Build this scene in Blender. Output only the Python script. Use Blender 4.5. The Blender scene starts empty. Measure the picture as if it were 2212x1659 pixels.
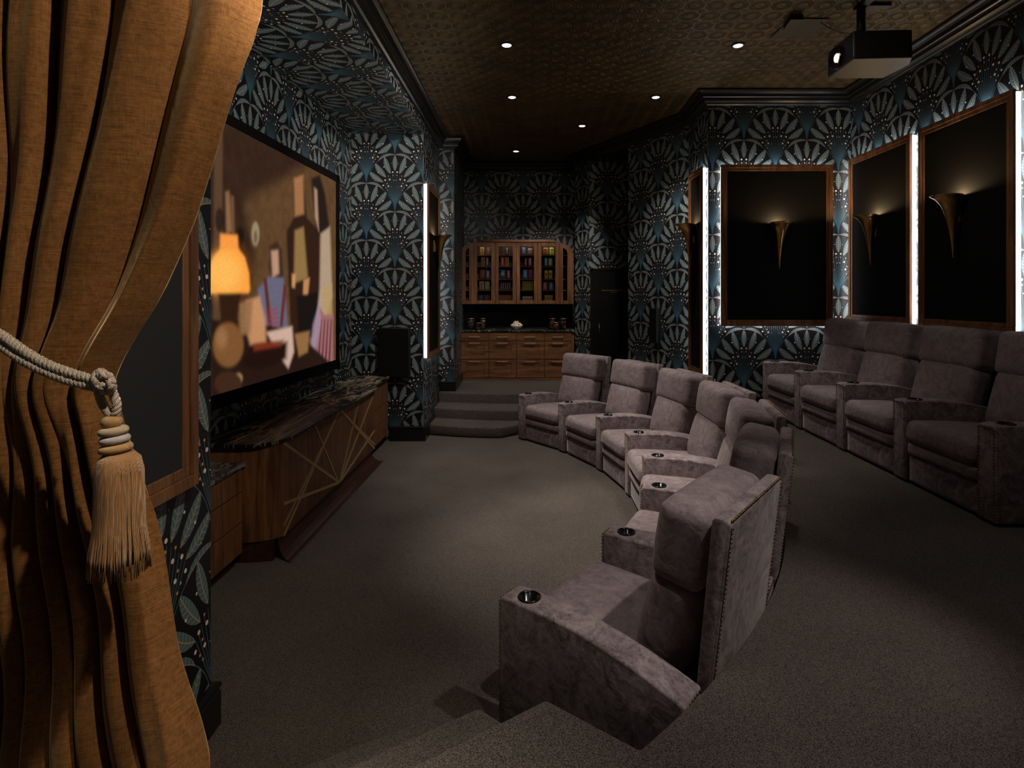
import bpy, bmesh, math, random
import numpy as np
from mathutils import Vector, Matrix
R = math.radians
S = bpy.context.scene
COL = S.collection
rng = random.Random(7)

# ------------------------------------------------------------------ camera, exposure, world, lights
FPX = 1240.0            # focal length in photo pixels (frame 2212 x 1659)
CAMZ = 2.15
cd = bpy.data.cameras.new('camera'); cam = bpy.data.objects.new('camera', cd); COL.objects.link(cam)
cam.location = (0, 0, CAMZ); cam.rotation_euler = (R(90), 0, 0)
cd.sensor_width = 36.0; cd.lens = FPX / 2212 * 36.0
cd.shift_x = (1106 - 1150) / 2212.0
cd.shift_y = -(829.5 - 640) / 2212.0
cd.clip_start = 0.05
S.camera = cam
vs = S.view_settings
vs.view_transform = 'Standard'; vs.look = 'None'; vs.exposure = 0.0; vs.gamma = 1.0; vs.use_curve_mapping = False
S.cycles.max_bounces = 6; S.cycles.diffuse_bounces = 3; S.cycles.glossy_bounces = 3
S.cycles.transmission_bounces = 5; S.cycles.transparent_max_bounces = 6
S.cycles.caustics_reflective = False; S.cycles.caustics_refractive = False
S.cycles.sample_clamp_indirect = 3.0
S.cycles.use_denoising = True
w = bpy.data.worlds.new('world'); S.world = w; w.use_nodes = True
w.node_tree.nodes['Background'].inputs[0].default_value = (1, .9, .8, 1)
w.node_tree.nodes['Background'].inputs[1].default_value = 0.0

CEIL = 4.9
def spot(x, y, z, power, size=70, blend=.6, col=(1, .93, .84), aim=None, rad=.05, name='downlight_or_fill_beam'):
    d = bpy.data.lights.new(name, 'SPOT'); o = bpy.data.objects.new(name, d); COL.objects.link(o)
    o.location = (x, y, z); d.energy = power; d.spot_size = R(size); d.spot_blend = blend
    d.color = col; d.shadow_soft_size = rad
    if aim is not None:
        o.rotation_euler = (Vector(aim) - Vector((x, y, z))).to_track_quat('-Z', 'Y').to_euler()
    return o
def point(x, y, z, power, col=(1, .85, .65), rad=.03, name='lamp_light'):
    d = bpy.data.lights.new(name, 'POINT'); o = bpy.data.objects.new(name, d); COL.objects.link(o)
    o.location = (x, y, z); d.energy = power; d.color = col; d.shadow_soft_size = rad
    return o
# the six recessed ceiling lights the photograph shows, the rest of the same grid behind the frame, and added fill spots
DOWN = [(-.28, 6.27, 'near left'), (2.25, 6.28, 'near right'), (-.28, 7.91, 'left'), (1.70, 7.91, 'right'), (.80, 9.24, 'middle'), (-.31, 10.86, 'far')]
AIM = {4: (.1, 11.4, 1.9), 3: (2.0, 9.3, 1.8), 2: (-.1, 8.2, 0)}
AIM[0] = (.25, 6.3, 0); AIM[2] = (.1, 8.1, 0)
DPOW = [300, 160, 300, 150, 240, 50]
DSZ = [70, 58, 70, 58, 58, 58]
for k, ((x, y, _), p) in enumerate(zip(DOWN, DPOW)):
    spot(x, y, CEIL - .03, p, DSZ[k], .8, (1, .93, .86), AIM.get(k, (x, y, 0)))
spot(-.28, 4.6, CEIL - .03, 500, 42, .85, (1, .92, .84), (.45, 5.1, 0))
spot(1.9, 4.6, CEIL - .03, 130, 46, .8, (1, .90, .82), (1.0, 5.0, .3))
spot(2.3, 2.9, CEIL - .03, 55, 42, .9, (1, .90, .82), (2.5, 3.2, .6))
spot(-.28, 2.7, CEIL - .03, 30, 30, .9, (1, .90, .82), (.62, 3.2, 0))
spot(2.2, 1.5, CEIL - .03, 290, 34, .8, (1, .92, .86), (1.0, 2.5, .9))
spot(-.35, .7, CEIL - .03, 420, 32, .9, (1, .90, .80), (-.50, 1.22, .5))  # added spot, cone shaped so brightness fades down the front steps
spot(-.2, 1.9, CEIL - .03, 95, 22, .8, (1, .90, .84), (.35, 2.75, .8))  # added spot to brighten the nearest recliner's arm and cushions
spot(-.28, 5.4, CEIL - .05, 250, 75, .9, (1, .93, .88), (-2.3, 8.6, 2.6))          # added fill aimed into the alcove, with no fitting
spot(1.0, 4.0, CEIL - .05, 60, 74, .9, (1, .93, .86), (4.2, 6.2, 2.0))          # added unseen wash to brighten the right wall
spot(1.1, .55, CEIL - .03, 360, 52, .7, (1, .88, .70), (-1.2, 1.7, 1.9))
spot(.7, .2, 2.7, 850, 44, .9, (1, .95, .88), (-2.3, 5.3, 4.5), .12, 'soffit_fill')  # added unseen fill that brightens the soffit over the screen
point(2.6, -.6, 2.6, 4, (1, .90, .80), .35, 'entrance_fill')  # added weak fill behind the camera, no real lamp

# ------------------------------------------------------------------ helpers
def tag(o, label=None, cat=None, group=None, kind=None):
    if label: o['label'] = label
    if cat: o['category'] = cat
    if group: o['group'] = group
    if kind: o['kind'] = kind
    return o
def empty(name, loc=(0, 0, 0), rz=0, label=None, cat=None, group=None):
    o = bpy.data.objects.new(name, None); COL.objects.link(o)
    o.location = loc; o.rotation_euler = (0, 0, rz); o.empty_display_size = .1
    return tag(o, label, cat, group)
class MB:
    def __init__(s): s.v = []; s.f = []; s.uv = {}; s.sm = []
    def add(s, vs_, fs, smooth=False):
        b = len(s.v); s.v += [tuple(p) for p in vs_]
        for f in fs: s.f.append(tuple(b + i for i in f)); s.sm.append(smooth)
        return s
    def box(s, x0, y0, z0, x1, y1, z1):
        if x1 < x0: x0, x1 = x1, x0
        if y1 < y0: y0, y1 = y1, y0
        if z1 < z0: z0, z1 = z1, z0
        return s.add([(x0, y0, z0), (x1, y0, z0), (x1, y1, z0), (x0, y1, z0), (x0, y0, z1), (x1, y0, z1), (x1, y1, z1), (x0, y1, z1)],
                     [(0, 3, 2, 1), (4, 5, 6, 7), (0, 1, 5, 4), (1, 2, 6, 5), (2, 3, 7, 6), (3, 0, 4, 7)])
    def prism(s, poly, z0, z1):
        a = sum(poly[i][0] * poly[(i + 1) % len(poly)][1] - poly[(i + 1) % len(poly)][0] * poly[i][1] for i in range(len(poly)))
        if a < 0: poly = poly[::-1]
        n = len(poly)
        return s.add([(p[0], p[1], z0) for p in poly] + [(p[0], p[1], z1) for p in poly],
                     [tuple(range(n))[::-1], tuple(range(n, 2 * n))] + [(i, (i + 1) % n, n + (i + 1) % n, n + i) for i in range(n)])
    def xprism(s, prof, x0, x1):       # profile in (y,z) extruded along x
        n = len(prof)
        return s.add([(x0, p[0], p[1]) for p in prof] + [(x1, p[0], p[1]) for p in prof],
                     [tuple(range(n)), tuple(range(n, 2 * n))[::-1]] + [(i, n + i, n + (i + 1) % n, (i + 1) % n) for i in range(n)])
    def lathe(s, prof, c=(0, 0, 0), n=24, smooth=True, a0=0, a1=360, axis='z'):
        full = abs(a1 - a0) >= 360; m = n if full else n + 1
        vs_ = []
        for (r, z) in prof:
            for k in range(m):
                a = R(a0 + (a1 - a0) * k / n)
                p = (r * math.cos(a), r * math.sin(a), z)
                if axis == 'x': p = (z, p[0], p[1])
                if axis == 'y': p = (p[0], z, p[1])
                vs_.append((p[0] + c[0], p[1] + c[1], p[2] + c[2]))
        fs = []
        for i in range(len(prof) - 1):
            for k in range(n):
                k2 = (k + 1) % m
                fs.append((i * m + k, i * m + k2, (i + 1) * m + k2, (i + 1) * m + k))
        return s.add(vs_, fs, smooth)
    def tube(s, pts, r, n=8, smooth=True, cap=True):
        pts = [Vector(p) for p in pts]; rs = r if isinstance(r, (list, tuple)) else [r] * len(pts)
        vs_ = []; fs = []; up = Vector((0, 0, 1)); prev = None
        for i, p in enumerate(pts):
            t = (pts[min(i + 1, len(pts) - 1)] - pts[max(i - 1, 0)]).normalized()
            if prev is None:
                a = t.cross(up if abs(t.z) < .95 else Vector((1, 0, 0))).normalized()
            else:
                a = (prev - t * prev.dot(t)).normalized()
            prev = a; b = t.cross(a)
            for k in range(n):
                q = p + (a * math.cos(2 * math.pi * k / n) + b * math.sin(2 * math.pi * k / n)) * rs[i]
                vs_.append(tuple(q))
        for i in range(len(pts) - 1):
            for k in range(n):
                fs.append((i * n + k, i * n + (k + 1) % n, (i + 1) * n + (k + 1) % n, (i + 1) * n + k))
        if cap: fs += [tuple(range(n))[::-1], tuple(range((len(pts) - 1) * n, len(pts) * n))]
        return s.add(vs_, fs, smooth)
    def ball(s, c, r, n=6, m=4, sc=(1, 1, 1)):
        prof = [(r * math.sin(math.pi * i / m), -r * math.cos(math.pi * i / m)) for i in range(m + 1)]
        b = len(s.v); s.lathe(prof, (0, 0, 0), n)
        for i in range(b, len(s.v)):
            p = s.v[i]; s.v[i] = (c[0] + p[0] * sc[0], c[1] + p[1] * sc[1], c[2] + p[2] * sc[2])
        return s
    def pillow(s, c, half, r, puff, n=10, M=None):
        # a soft box: rounded edges of radius r, faces swelling by puff=(x,y,z)
        idx = {}; vs_ = []; fs = []
        def vert(i, j, k):
            key = (i, j, k)
            if key in idx: return idx[key]
            u = np.array([2 * i / n - 1, 2 * j / n - 1, 2 * k / n - 1])
            u = np.sign(u) * np.abs(u) ** .8
            h = np.array(half); p = u * h; inner = np.clip(p, -(h - r), h - r); d = p - inner
            L = np.linalg.norm(d); p = inner + (d / L * r if L > 1e-9 else 0)
            q = p / h
            sw = np.array([(1 - q[1] ** 2) * (1 - q[2] ** 2), (1 - q[0] ** 2) * (1 - q[2] ** 2), (1 - q[0] ** 2) * (1 - q[1] ** 2)])
            p = p + np.sign(q) * np.abs(q) ** 3 * np.clip(sw, 0, 1) ** .7 * np.array(puff)
            v = Vector(p)
            if M: v = M @ v
            vs_.append((v[0] + c[0], v[1] + c[1], v[2] + c[2])); idx[key] = len(vs_) - 1
            return idx[key]
        for a in range(n):
            for b in range(n):
                fs.append((vert(a, b, 0), vert(a, b + 1, 0), vert(a + 1, b + 1, 0), vert(a + 1, b, 0)))
                fs.append((vert(a, b, n), vert(a + 1, b, n), vert(a + 1, b + 1, n), vert(a, b + 1, n)))
                fs.append((vert(a, 0, b), vert(a + 1, 0, b), vert(a + 1, 0, b + 1), vert(a, 0, b + 1)))
                fs.append((vert(a, n, b), vert(a, n, b + 1), vert(a + 1, n, b + 1), vert(a + 1, n, b)))
                fs.append((vert(0, a, b), vert(0, a, b + 1), vert(0, a + 1, b + 1), vert(0, a + 1, b)))
                fs.append((vert(n, a, b), vert(n, a + 1, b), vert(n, a + 1, b + 1), vert(n, a, b + 1)))
        return s.add(vs_, fs, True)
    def build(s, name, mat, parent=None, bevel=0, seg=2, loc=None, rot=None, cut=None, autos=False):
        me = bpy.data.meshes.new(name); me.from_pydata(s.v, [], s.f)
        me.polygons.foreach_set('use_smooth', s.sm); me.validate(); me.update()
        mats = mat if isinstance(mat, list) else [mat]
        for m in mats: me.materials.append(m)
        o = bpy.data.objects.new(name, me); COL.objects.link(o)
        if cut is not None:
            b = o.modifiers.new('b', 'BOOLEAN'); b.operation = 'DIFFERENCE'; b.object = cut; b.solver = 'EXACT'
        if bevel:
            m = o.modifiers.new('v', 'BEVEL'); m.width = bevel; m.segments = seg; m.limit_method = 'ANGLE'; m.angle_limit = R(35)
        if cut is not None or bevel:
            dg = bpy.context.evaluated_depsgraph_get(); dg.update()
            nm = bpy.data.meshes.new_from_object(o.evaluated_get(dg)); o.modifiers.clear(); o.data = nm; nm.name = name
            if seg > 1 and bevel > .004:
                nm.polygons.foreach_set('use_smooth', [True] * len(nm.polygons)); nm.set_sharp_from_angle(angle=R(40))
        if parent: o.parent = parent
        if loc: o.location = loc
        if rot: o.rotation_euler = rot
        return o
def copy_tree(o, parent=None):
    c = o.copy(); COL.objects.link(c)
    if parent: c.parent = parent
    for ch in [k for k in bpy.data.objects if k.parent == o]: copy_tree(ch, c)
    return c

# ------------------------------------------------------------------ node helpers
class E:
    def __init__(s, nt, k): s.nt = nt; s.k = k
    def _m(s, op, b=None, c=None):
        n = s.nt.nodes.new('ShaderNodeMath'); n.operation = op
        for i, v in enumerate((s, b, c)):
            if v is None: continue
            if isinstance(v, E): s.nt.links.new(v.k, n.inputs[i])
            else: n.inputs[i].default_value = v
        return E(s.nt, n.outputs[0])
    def __add__(s, b): return s._m('ADD', b)
    __radd__ = __add__
    def __sub__(s, b): return s._m('SUBTRACT', b)
    def __rsub__(s, b): return (s * -1) + b
    def __mul__(s, b): return s._m('MULTIPLY', b)
    __rmul__ = __mul__
    def __truediv__(s, b): return s._m('DIVIDE', b)
    def lt(s, b): return s._m('LESS_THAN', b)
    def gt(s, b): return s._m('GREATER_THAN', b)
    def mn(s, b): return s._m('MINIMUM', b)
    def mx(s, b): return s._m('MAXIMUM', b)
    def abs(s): return s._m('ABSOLUTE')
    def fr(s): return s._m('FRACT')
    def sin(s): return s._m('SINE')
    def sqrt(s): return s._m('SQRT')
    def at2(s, b): return s._m('ARCTAN2', b)
    def pow(s, b): return s._m('POWER', b)
    def sat(s):
        r = s._m('ADD', 0.0); r.k.node.use_clamp = True; return r
def mixf(a, b, f): return a + (b - a) * f
def mat(name):
    m = bpy.data.materials.new(name); m.use_nodes = True; nt = m.node_tree
    return m, nt, nt.nodes['Principled BSDF'], nt.nodes['Material Output']
def mixc(nt, f, a, b):
    n = nt.nodes.new('ShaderNodeMix'); n.data_type = 'RGBA'
    if isinstance(f, E): f = f.k
    if hasattr(f, 'node'): nt.links.new(f, n.inputs['Factor'])
    else: n.inputs['Factor'].default_value = f
    for i, v in ((6, a), (7, b)):
        if isinstance(v, tuple): n.inputs[i].default_value = (*v, 1) if len(v) == 3 else v
        else: nt.links.new(v, n.inputs[i])
    return n.outputs[2]
def coords(nt, kind='Object', scale=(1, 1, 1), rot=(0, 0, 0)):
    t = nt.nodes.new('ShaderNodeTexCoord'); m = nt.nodes.new('ShaderNodeMapping')
    m.inputs['Scale'].default_value = scale; m.inputs['Rotation'].default_value = rot
    nt.links.new(t.outputs[kind], m.inputs[0]); return m.outputs[0]
def noise(nt, vec, scale, detail=3, rough=.5, dist=0):
    n = nt.nodes.new('ShaderNodeTexNoise'); n.inputs['Scale'].default_value = scale; n.inputs['Detail'].default_value = detail
    n.inputs['Roughness'].default_value = rough; n.inputs['Distortion'].default_value = dist
    nt.links.new(vec, n.inputs['Vector']); return E(nt, n.outputs['Fac'])
def bump(nt, p, h, strength=.3, dist=.01):
    b = nt.nodes.new('ShaderNodeBump'); b.inputs['Strength'].default_value = strength; b.inputs['Distance'].default_value = dist
    nt.links.new(h.k, b.inputs['Height']); nt.links.new(b.outputs[0], p.inputs['Normal'])
def plain(name, c, rough=.6, metal=0, spec=.5, coat=0, emis=None, es=0):
    m, nt, p, o = mat(name)
    p.inputs['Base Color'].default_value = (*c, 1); p.inputs['Roughness'].default_value = rough; p.inputs['Metallic'].default_value = metal
    p.inputs['Specular IOR Level'].default_value = spec; p.inputs['Coat Weight'].default_value = coat
    if emis: p.inputs['Emission Color'].default_value = (*emis, 1); p.inputs['Emission Strength'].default_value = es
    v = coords(nt); f = noise(nt, v, 60, 2)
    r = nt.nodes.new('ShaderNodeMapRange'); nt.links.new(f.k, r.inputs[0]); r.inputs[3].default_value = max(0, rough - .06); r.inputs[4].default_value = min(1, rough + .06)
    nt.links.new(r.outputs[0], p.inputs['Roughness'])
    return m
def wood(name, c1, c2, axis='z', rough=.38, sc=1.0):
    m, nt, p, o = mat(name)
    s = {'z': (14, 14, 1.1), 'y': (14, 1.1, 14), 'x': (1.1, 14, 14)}[axis]
    v = coords(nt, 'Object', tuple(a * sc for a in s))
    a = noise(nt, v, 1.0, 4, .55, 1.2); b = noise(nt, v, 6.0, 3, .6, .3)
    f = ((a - .35) * 2.2 + (b - .5) * .9).sat()
    nt.links.new(mixc(nt, f, c1, c2), p.inputs['Base Color']); p.inputs['Roughness'].default_value = rough
    p.inputs['Specular IOR Level'].default_value = .35
    bump(nt, p, b, .12, .002); return m
def velvet(name, c1, c2, sheen=.5, tint=(1, .9, .88), sc=1.0, big=2.2, bst=.35, weave=0):
    m, nt, p, o = mat(name); v = coords(nt)
    a = noise(nt, v, 5 * sc, 4, .65, 1.5); b = noise(nt, v, 45 * sc, 3, .6, .5); c = noise(nt, v, 9 * sc, 2, .5, .8)
    f = ((a - .5) * big + (b - .5) * 1.2 + .5).sat()
    if weave: f = (f + (noise(nt, coords(nt, 'Object', (14, 14, 420)), 1, 2, .6) - .5) * weave + (noise(nt, coords(nt, 'Object', (420, 420, 9)), 1, 2, .6) - .5) * weave * .6).sat()
    nt.links.new(mixc(nt, f, c1, c2), p.inputs['Base Color']); p.inputs['Roughness'].default_value = .85
    p.inputs['Specular IOR Level'].default_value = .15
    p.inputs['Sheen Weight'].default_value = sheen; p.inputs['Sheen Roughness'].default_value = .35; p.inputs['Sheen Tint'].default_value = (*tint, 1)
    bump(nt, p, c * 1.0 + b * .08, bst, .03); return m

# wallpaper: palm fans in a half drop repeat, evaluated once per point (fish scale ownership)
def wallpaper():
    m, nt, p, o = mat('palm_wallpaper')
    uvn = nt.nodes.new('ShaderNodeUVMap'); uvn.uv_map = 'UVMap'
    sp = nt.nodes.new('ShaderNodeSeparateXYZ'); nt.links.new(uvn.outputs[0], sp.inputs[0])
    u, v = E(nt, sp.outputs[0]), E(nt, sp.outputs[1])
    xa = (u + .5).fr() - .5; ya = v.fr(); xb = u.fr() - .5; yb = (v + .5).fr()
    xa = xa.abs(); xb = xb.abs()
    def inc(x, y):
        d = y - .545; return (x * x + d * d).lt(.455 * .455)
    ia, ib = inc(xa, ya), inc(xb, yb)
    both = ia * ib; none = (1 - ia) * (1 - ib)
    sel = (ib * (1 - ia) + both * yb.gt(ya) + none * xb.lt(xa)).sat()
    x = mixf(xa, xb, sel); y = mixf(ya, yb, sel)
    leaf = None; vein = None
    for (bx, by, tx, ty, wd, cv) in [(0, .722, 0, .992, .042, 0), (.078, .672, .182, .965, .046, -.012), (.156, .61, .350, .858, .048, -.014), (.204, .528, .447, .712, .047, -.022)]:
        L = math.hypot(tx - bx, ty - by); dx, dy = (tx - bx) / L, (ty - by) / L
        s_ = ((x - bx) * dx + (y - by) * dy) / L
        t_ = (x - bx) * dy - (y - by) * dx
        q = s_ * (1 - s_) * 4
        t_ = t_ + q * cv if cv else t_
        w_ = q.mx(0).pow(.8) * wd
        ta = t_.abs()
        l_ = ta.lt(w_)
        vn = (ta.lt(.0028) + ((s_ * 8 - ta * 16 + 8).fr() - .5).abs().lt(.05)).sat() * l_
        leaf = l_ if leaf is None else leaf.mx(l_); vein = vn if vein is None else vein.mx(vn)
    # arching leaf that rides on the top of every scallop, and the stem that carries it down
    arch = av = ast = None
    for (xl_, yl_) in ((xa, ya), (xb, yb)):
        ay = yl_ + yl_.lt(.25) - .545
        dd = (xl_ * xl_ + ay * ay).sqrt() - .455; ph = xl_.at2(ay)
        prof = (ph * (math.pi / .70)).sin().mx(0).pow(.75) * .044 * ph.lt(.70)
        r_ = dd.gt(0) * dd.lt(prof)
        v_ = r_ * (dd.lt(.004) + ((ph * 12 + dd * 8).fr() - .5).abs().lt(.05)).sat()
        t_ = dd.gt(-.001) * dd.lt(.0045) * ph.gt(.6) * ph.lt(1.35)
        arch = r_ if arch is None else arch.mx(r_); av = v_ if av is None else av.mx(v_); ast = t_ if ast is None else ast.mx(t_)
    leaf = leaf.mx(arch); vein = vein.mx(av)
    # stems fan out from the trunk
    th = x.at2(y - .10); rr = ((y - .10) * (y - .10) + x * x).sqrt()
    k = (th / .0735 + .5).fr() - .5
    lim = mixf(.60, .45, (th / .5).sat())
    stem = (k.abs() * rr).lt(.030) * th.lt(.50) * y.gt(.14) * rr.lt(lim)
    trunk = x.lt(y * .19) * y.lt(.235)
    dens = (1 - (y - .16) / .38).sat()
    tr2 = (th.lt(.46) * y.gt(.14)) * dens * dens
    def dots(lst):
        acc = None
        for (dx, dy, r) in lst:
            n = nt.nodes.new('ShaderNodeCombineXYZ')
            ex, ey = x - dx, y - dy
            d = (ex * ex + ey * ey).lt(r * r); acc = d if acc is None else acc.mx(d)
        return acc
    wh = dots([(.038, .700, .0135), (.092, .571, .0135), (.171, .560, .0135), (.113, .455, .0135), (.204, .468, .0125), (.193, .79, .009), (.293, .695, .009)])
    og = dots([(.033, .645, .009), (.021, .556, .008), (.117, .632, .009), (.136, .500, .009), (.160, .423, .009), (.131, .383, .009), (.06, .445, .006), (.061, .85, .006), (.350, .555, .007)])
    base = (.0085, .0080, .0110)
    teal = (.090, .185, .210)
    c = mixc(nt, (tr2 * .8).sat(), base, (.035, .100, .140))
    c = mixc(nt, (stem + ast).sat(), c, (.100, .180, .215))
    c = mixc(nt, trunk, c, (.045, .130, .175))
    c = mixc(nt, leaf, c, teal)
    c = mixc(nt, vein, c, (.62, .35, .17))
    c = mixc(nt, og, c, (.70, .36, .16))
    c = mixc(nt, wh, c, (.95, .80, .62))
    nt.links.new(c, p.inputs['Base Color']); p.inputs['Roughness'].default_value = .42; p.inputs['Specular IOR Level'].default_value = .35
    return m
def carpet():
    m, nt, p, o = mat('carpet'); v = coords(nt)
    a = noise(nt, v, 230, 2, .8); b = noise(nt, v, 1.3, 2, .5)
    vo = nt.nodes.new('ShaderNodeTexVoronoi'); vo.inputs['Scale'].default_value = 320; nt.links.new(v, vo.inputs['Vector'])
    sp = nt.nodes.new('ShaderNodeSeparateXYZ'); nt.links.new(vo.outputs['Color'], sp.inputs[0]); w_ = E(nt, sp.outputs[0])
    f = ((a - .5) * 2.6 + (w_ - .5) * 1.0 + (b - .5) * .5 + .46).sat()
    nt.links.new(mixc(nt, f, (.014, .0112, .0096), (.172, .139, .116)), p.inputs['Base Color'])
    p.inputs['Roughness'].default_value = .95; p.inputs['Specular IOR Level'].default_value = .1
    p.inputs['Sheen Weight'].default_value = .1
    bump(nt, p, a + w_ * .6, .45, .008); return m
def ceiling_mat():
    m, nt, p, o = mat('pressed_bronze_ceiling')
    t = nt.nodes.new('ShaderNodeTexCoord'); sp = nt.nodes.new('ShaderNodeSeparateXYZ'); nt.links.new(t.outputs['Object'], sp.inputs[0])
    x = ((E(nt, sp.outputs[0]) / .205).fr() - .5).abs() * 2; y = ((E(nt, sp.outputs[1]) / .205).fr() - .5).abs() * 2
    d = x.mx(y).mx((x + y) * .72)
    r1 = 1 - ((d - .82).abs() * 14).sat(); r2 = 1 - ((d - .52).abs() * 12).sat(); r3 = 1 - ((d - .66).abs() * 22).sat()
    cc = 1 - (((1 - x) * (1 - x) + (1 - y) * (1 - y)).sqrt() * 5 - 1).abs().sat()
    nz = noise(nt, coords(nt), 28, 4, .6, 1.0); nb = noise(nt, coords(nt), 3, 3, .6)
    h = r1 * .8 + r2 * .9 + r3 * .35 + cc * .5 + (1 - (d * 2).sat()) * nz * 1.6
    f = (h * .35 + (nb - .5) * .6 + nz * .3).sat()
    nt.links.new(mixc(nt, f, (.030, .019, .006), (.270, .165, .050)), p.inputs['Base Color'])
    p.inputs['Metallic'].default_value = .35; p.inputs['Roughness'].default_value = .5
    bump(nt, p, h, .9, .012); return m
def marble(name, base=(.008, .009, .010), vein=(.55, .46, .30), amt=1.0, sc=1.0, far_=None):
    m, nt, p, o = mat(name)
    v = coords(nt, 'Object', (2.2 * sc, .75 * sc, 1.5 * sc), (0, 0, R(14)))
    n1 = noise(nt, v, 1.1, 3, .5, 2.0); n2 = noise(nt, v, 3.2, 4, .6, 1.4); msk = noise(nt, coords(nt, 'Object', (1, .5, 1)), 1.4, 2)
    l1 = 1 - ((n1 - .5).abs() * 70).sat(); l2 = 1 - ((n2 - .52).abs() * 30).sat()
    t = nt.nodes.new('ShaderNodeTexCoord'); sp = nt.nodes.new('ShaderNodeSeparateXYZ'); nt.links.new(t.outputs['Object'], sp.inputs[0])
    far = ((E(nt, sp.outputs[1]) - 5.7) * .8).sat() if far_ is None else E(nt, sp.outputs[1]) * 0 + far_
    cl = (((n2 - .50) * 9).sat() * ((n1 - .44) * 6).sat() + l2 * .6).sat() * far
    vl = coords(nt, 'Object', (9, .55, 3), (0, 0, R(6))); n3 = noise(nt, vl, 1.0, 2, .45, .6)
    l3 = (1 - ((n3 - .5).abs() * 38).sat()) * .85 * (msk * 2 - .4).sat()
    f = (l1 * (msk * 2.2 - .75).sat() + cl + l3).sat() * amt
    nt.links.new(mixc(nt, f, base, vein), p.inputs['Base Color']); p.inputs['Roughness'].default_value = .42; p.inputs['Specular IOR Level'].default_value = .3
    return m
def thin_glass(name, gl=.06):
    m, nt, p, o = mat(name); nt.nodes.remove(p)
    tr = nt.nodes.new('ShaderNodeBsdfTransparent'); tr.inputs[0].default_value = (.93, .94, .93, 1); g = nt.nodes.new('ShaderNodeBsdfGlossy'); g.inputs['Roughness'].default_value = .04
    lw = nt.nodes.new('ShaderNodeLayerWeight'); lw.inputs[0].default_value = .35; f = E(nt, lw.outputs['Fresnel']) * .8 + gl
    mx = nt.nodes.new('ShaderNodeMixShader'); nt.links.new(f.k, mx.inputs[0]); nt.links.new(tr.outputs[0], mx.inputs[1]); nt.links.new(g.outputs[0], mx.inputs[2]); nt.links.new(mx.outputs[0], o.inputs[0]); return m
PAPER = wallpaper(); CARPET = carpet(); CEILM = ceiling_mat()
TRIM = plain('black_gloss_paint', (.010, .009, .008), .30, 0, .4)
WAL = wood('walnut_upright', (.110, .042, .017), (.330, .150, .064), 'z')
WALY = wood('walnut_lengthwise', (.110, .042, .017), (.330, .150, .064), 'y')
WALX = wood('walnut_crosswise', (.110, .042, .017), (.330, .150, .064), 'x')
WALC = wood('console_walnut', (.080, .030, .012), (.210, .090, .040), 'z', .42, .55)
WALD = wood('dark_walnut_plinth', (.030, .010, .006), (.070, .026, .013), 'y', .35)
BRASS = plain('aged_brass', (.62, .37, .13), .30, 1)
GOLD = plain('brass_inlay', (.50, .33, .14), .45, .35)
NAIL = plain('antique_brass_nail', (.22, .135, .065), .42, 1)
VELF = velvet('crushed_mauve_velvet', (.135, .100, .104), (.360, .290, .288), .25, (1, .9, .88), 1.7, 3.2, .10)
VEL = velvet('mauve_grey_velvet', (.175, .132, .136), (.330, .262, .262), .25, (1, .9, .88), 1.3, 2.6, .22)
FAB = plain('black_speaker_cloth', (.0075, .0065, .006), .95, 0, .15)
FABG = plain('charcoal_acoustic_cloth', (.032, .032, .036), .95, 0, .2)
BLK = plain('black_plastic', (.008, .008, .008), .5)
BLKG = plain('black_glaze', (.006, .006, .006), .15)
LED = plain('led_tape', (.8, .8, .8), .6, emis=(.96, .97, 1.0), es=8.0)
MARB = marble('black_gold_marble'); MARBC = marble('black_white_fleck_marble', far_=.12); MARB2 = marble('silver_veined_marble', (.05, .048, .048), (.50, .46, .43), 1.0, 2.2, .8)
# ------------------------------------------------------------------ room shell
W = .85; ZP = 3.827
def wall(name, p, q, z0, z1, s0=0, z00=ZP, m=None, th=.12, side=1, ins=(0, 0)):
    """papered wall from p to q (plan points); room lies on the left-hand side of p->q when side=1"""
    p = Vector((p[0], p[1])); q = Vector((q[0], q[1])); L = (q - p).length; d = (q - p) / L; n = Vector((-d.y, d.x)) * side
    b = -n * th; p0 = p.copy(); p = p + d * ins[0]; q = q - d * ins[1]
    vs_ = [(p.x, p.y, z0), (q.x, q.y, z0), (q.x, q.y, z1), (p.x, p.y, z1), (p.x + b.x, p.y + b.y, z0), (q.x + b.x, q.y + b.y, z0), (q.x + b.x, q.y + b.y, z1), (p.x + b.x, p.y + b.y, z1)]
    fs = [(0, 1, 2, 3), (5, 4, 7, 6), (4, 0, 3, 7), (1, 5, 6, 2), (3, 2, 6, 7), (4, 5, 1, 0)]
    if side < 0: fs = [f[::-1] for f in fs]
    me = bpy.data.meshes.new(name); me.from_pydata(vs_, [], fs); me.update()
    uv = me.uv_layers.new(name='UVMap')
    for li, l in enumerate(me.loops):
        co = vs_[l.vertex_index]; s = (Vector((co[0], co[1])) - p0).dot(d)
        uv.data[li].uv = ((s - s0) / W, (co[2] - z00) / W)
    me.materials.append(m or PAPER)
    o = bpy.data.objects.new(name, me); COL.objects.link(o); o['kind'] = 'structure'; return o
def struct(mb, name, m, **k):
    o = mb.build(name, m, **k); o['kind'] = 'structure'; return o
HZ = CEIL
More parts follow.
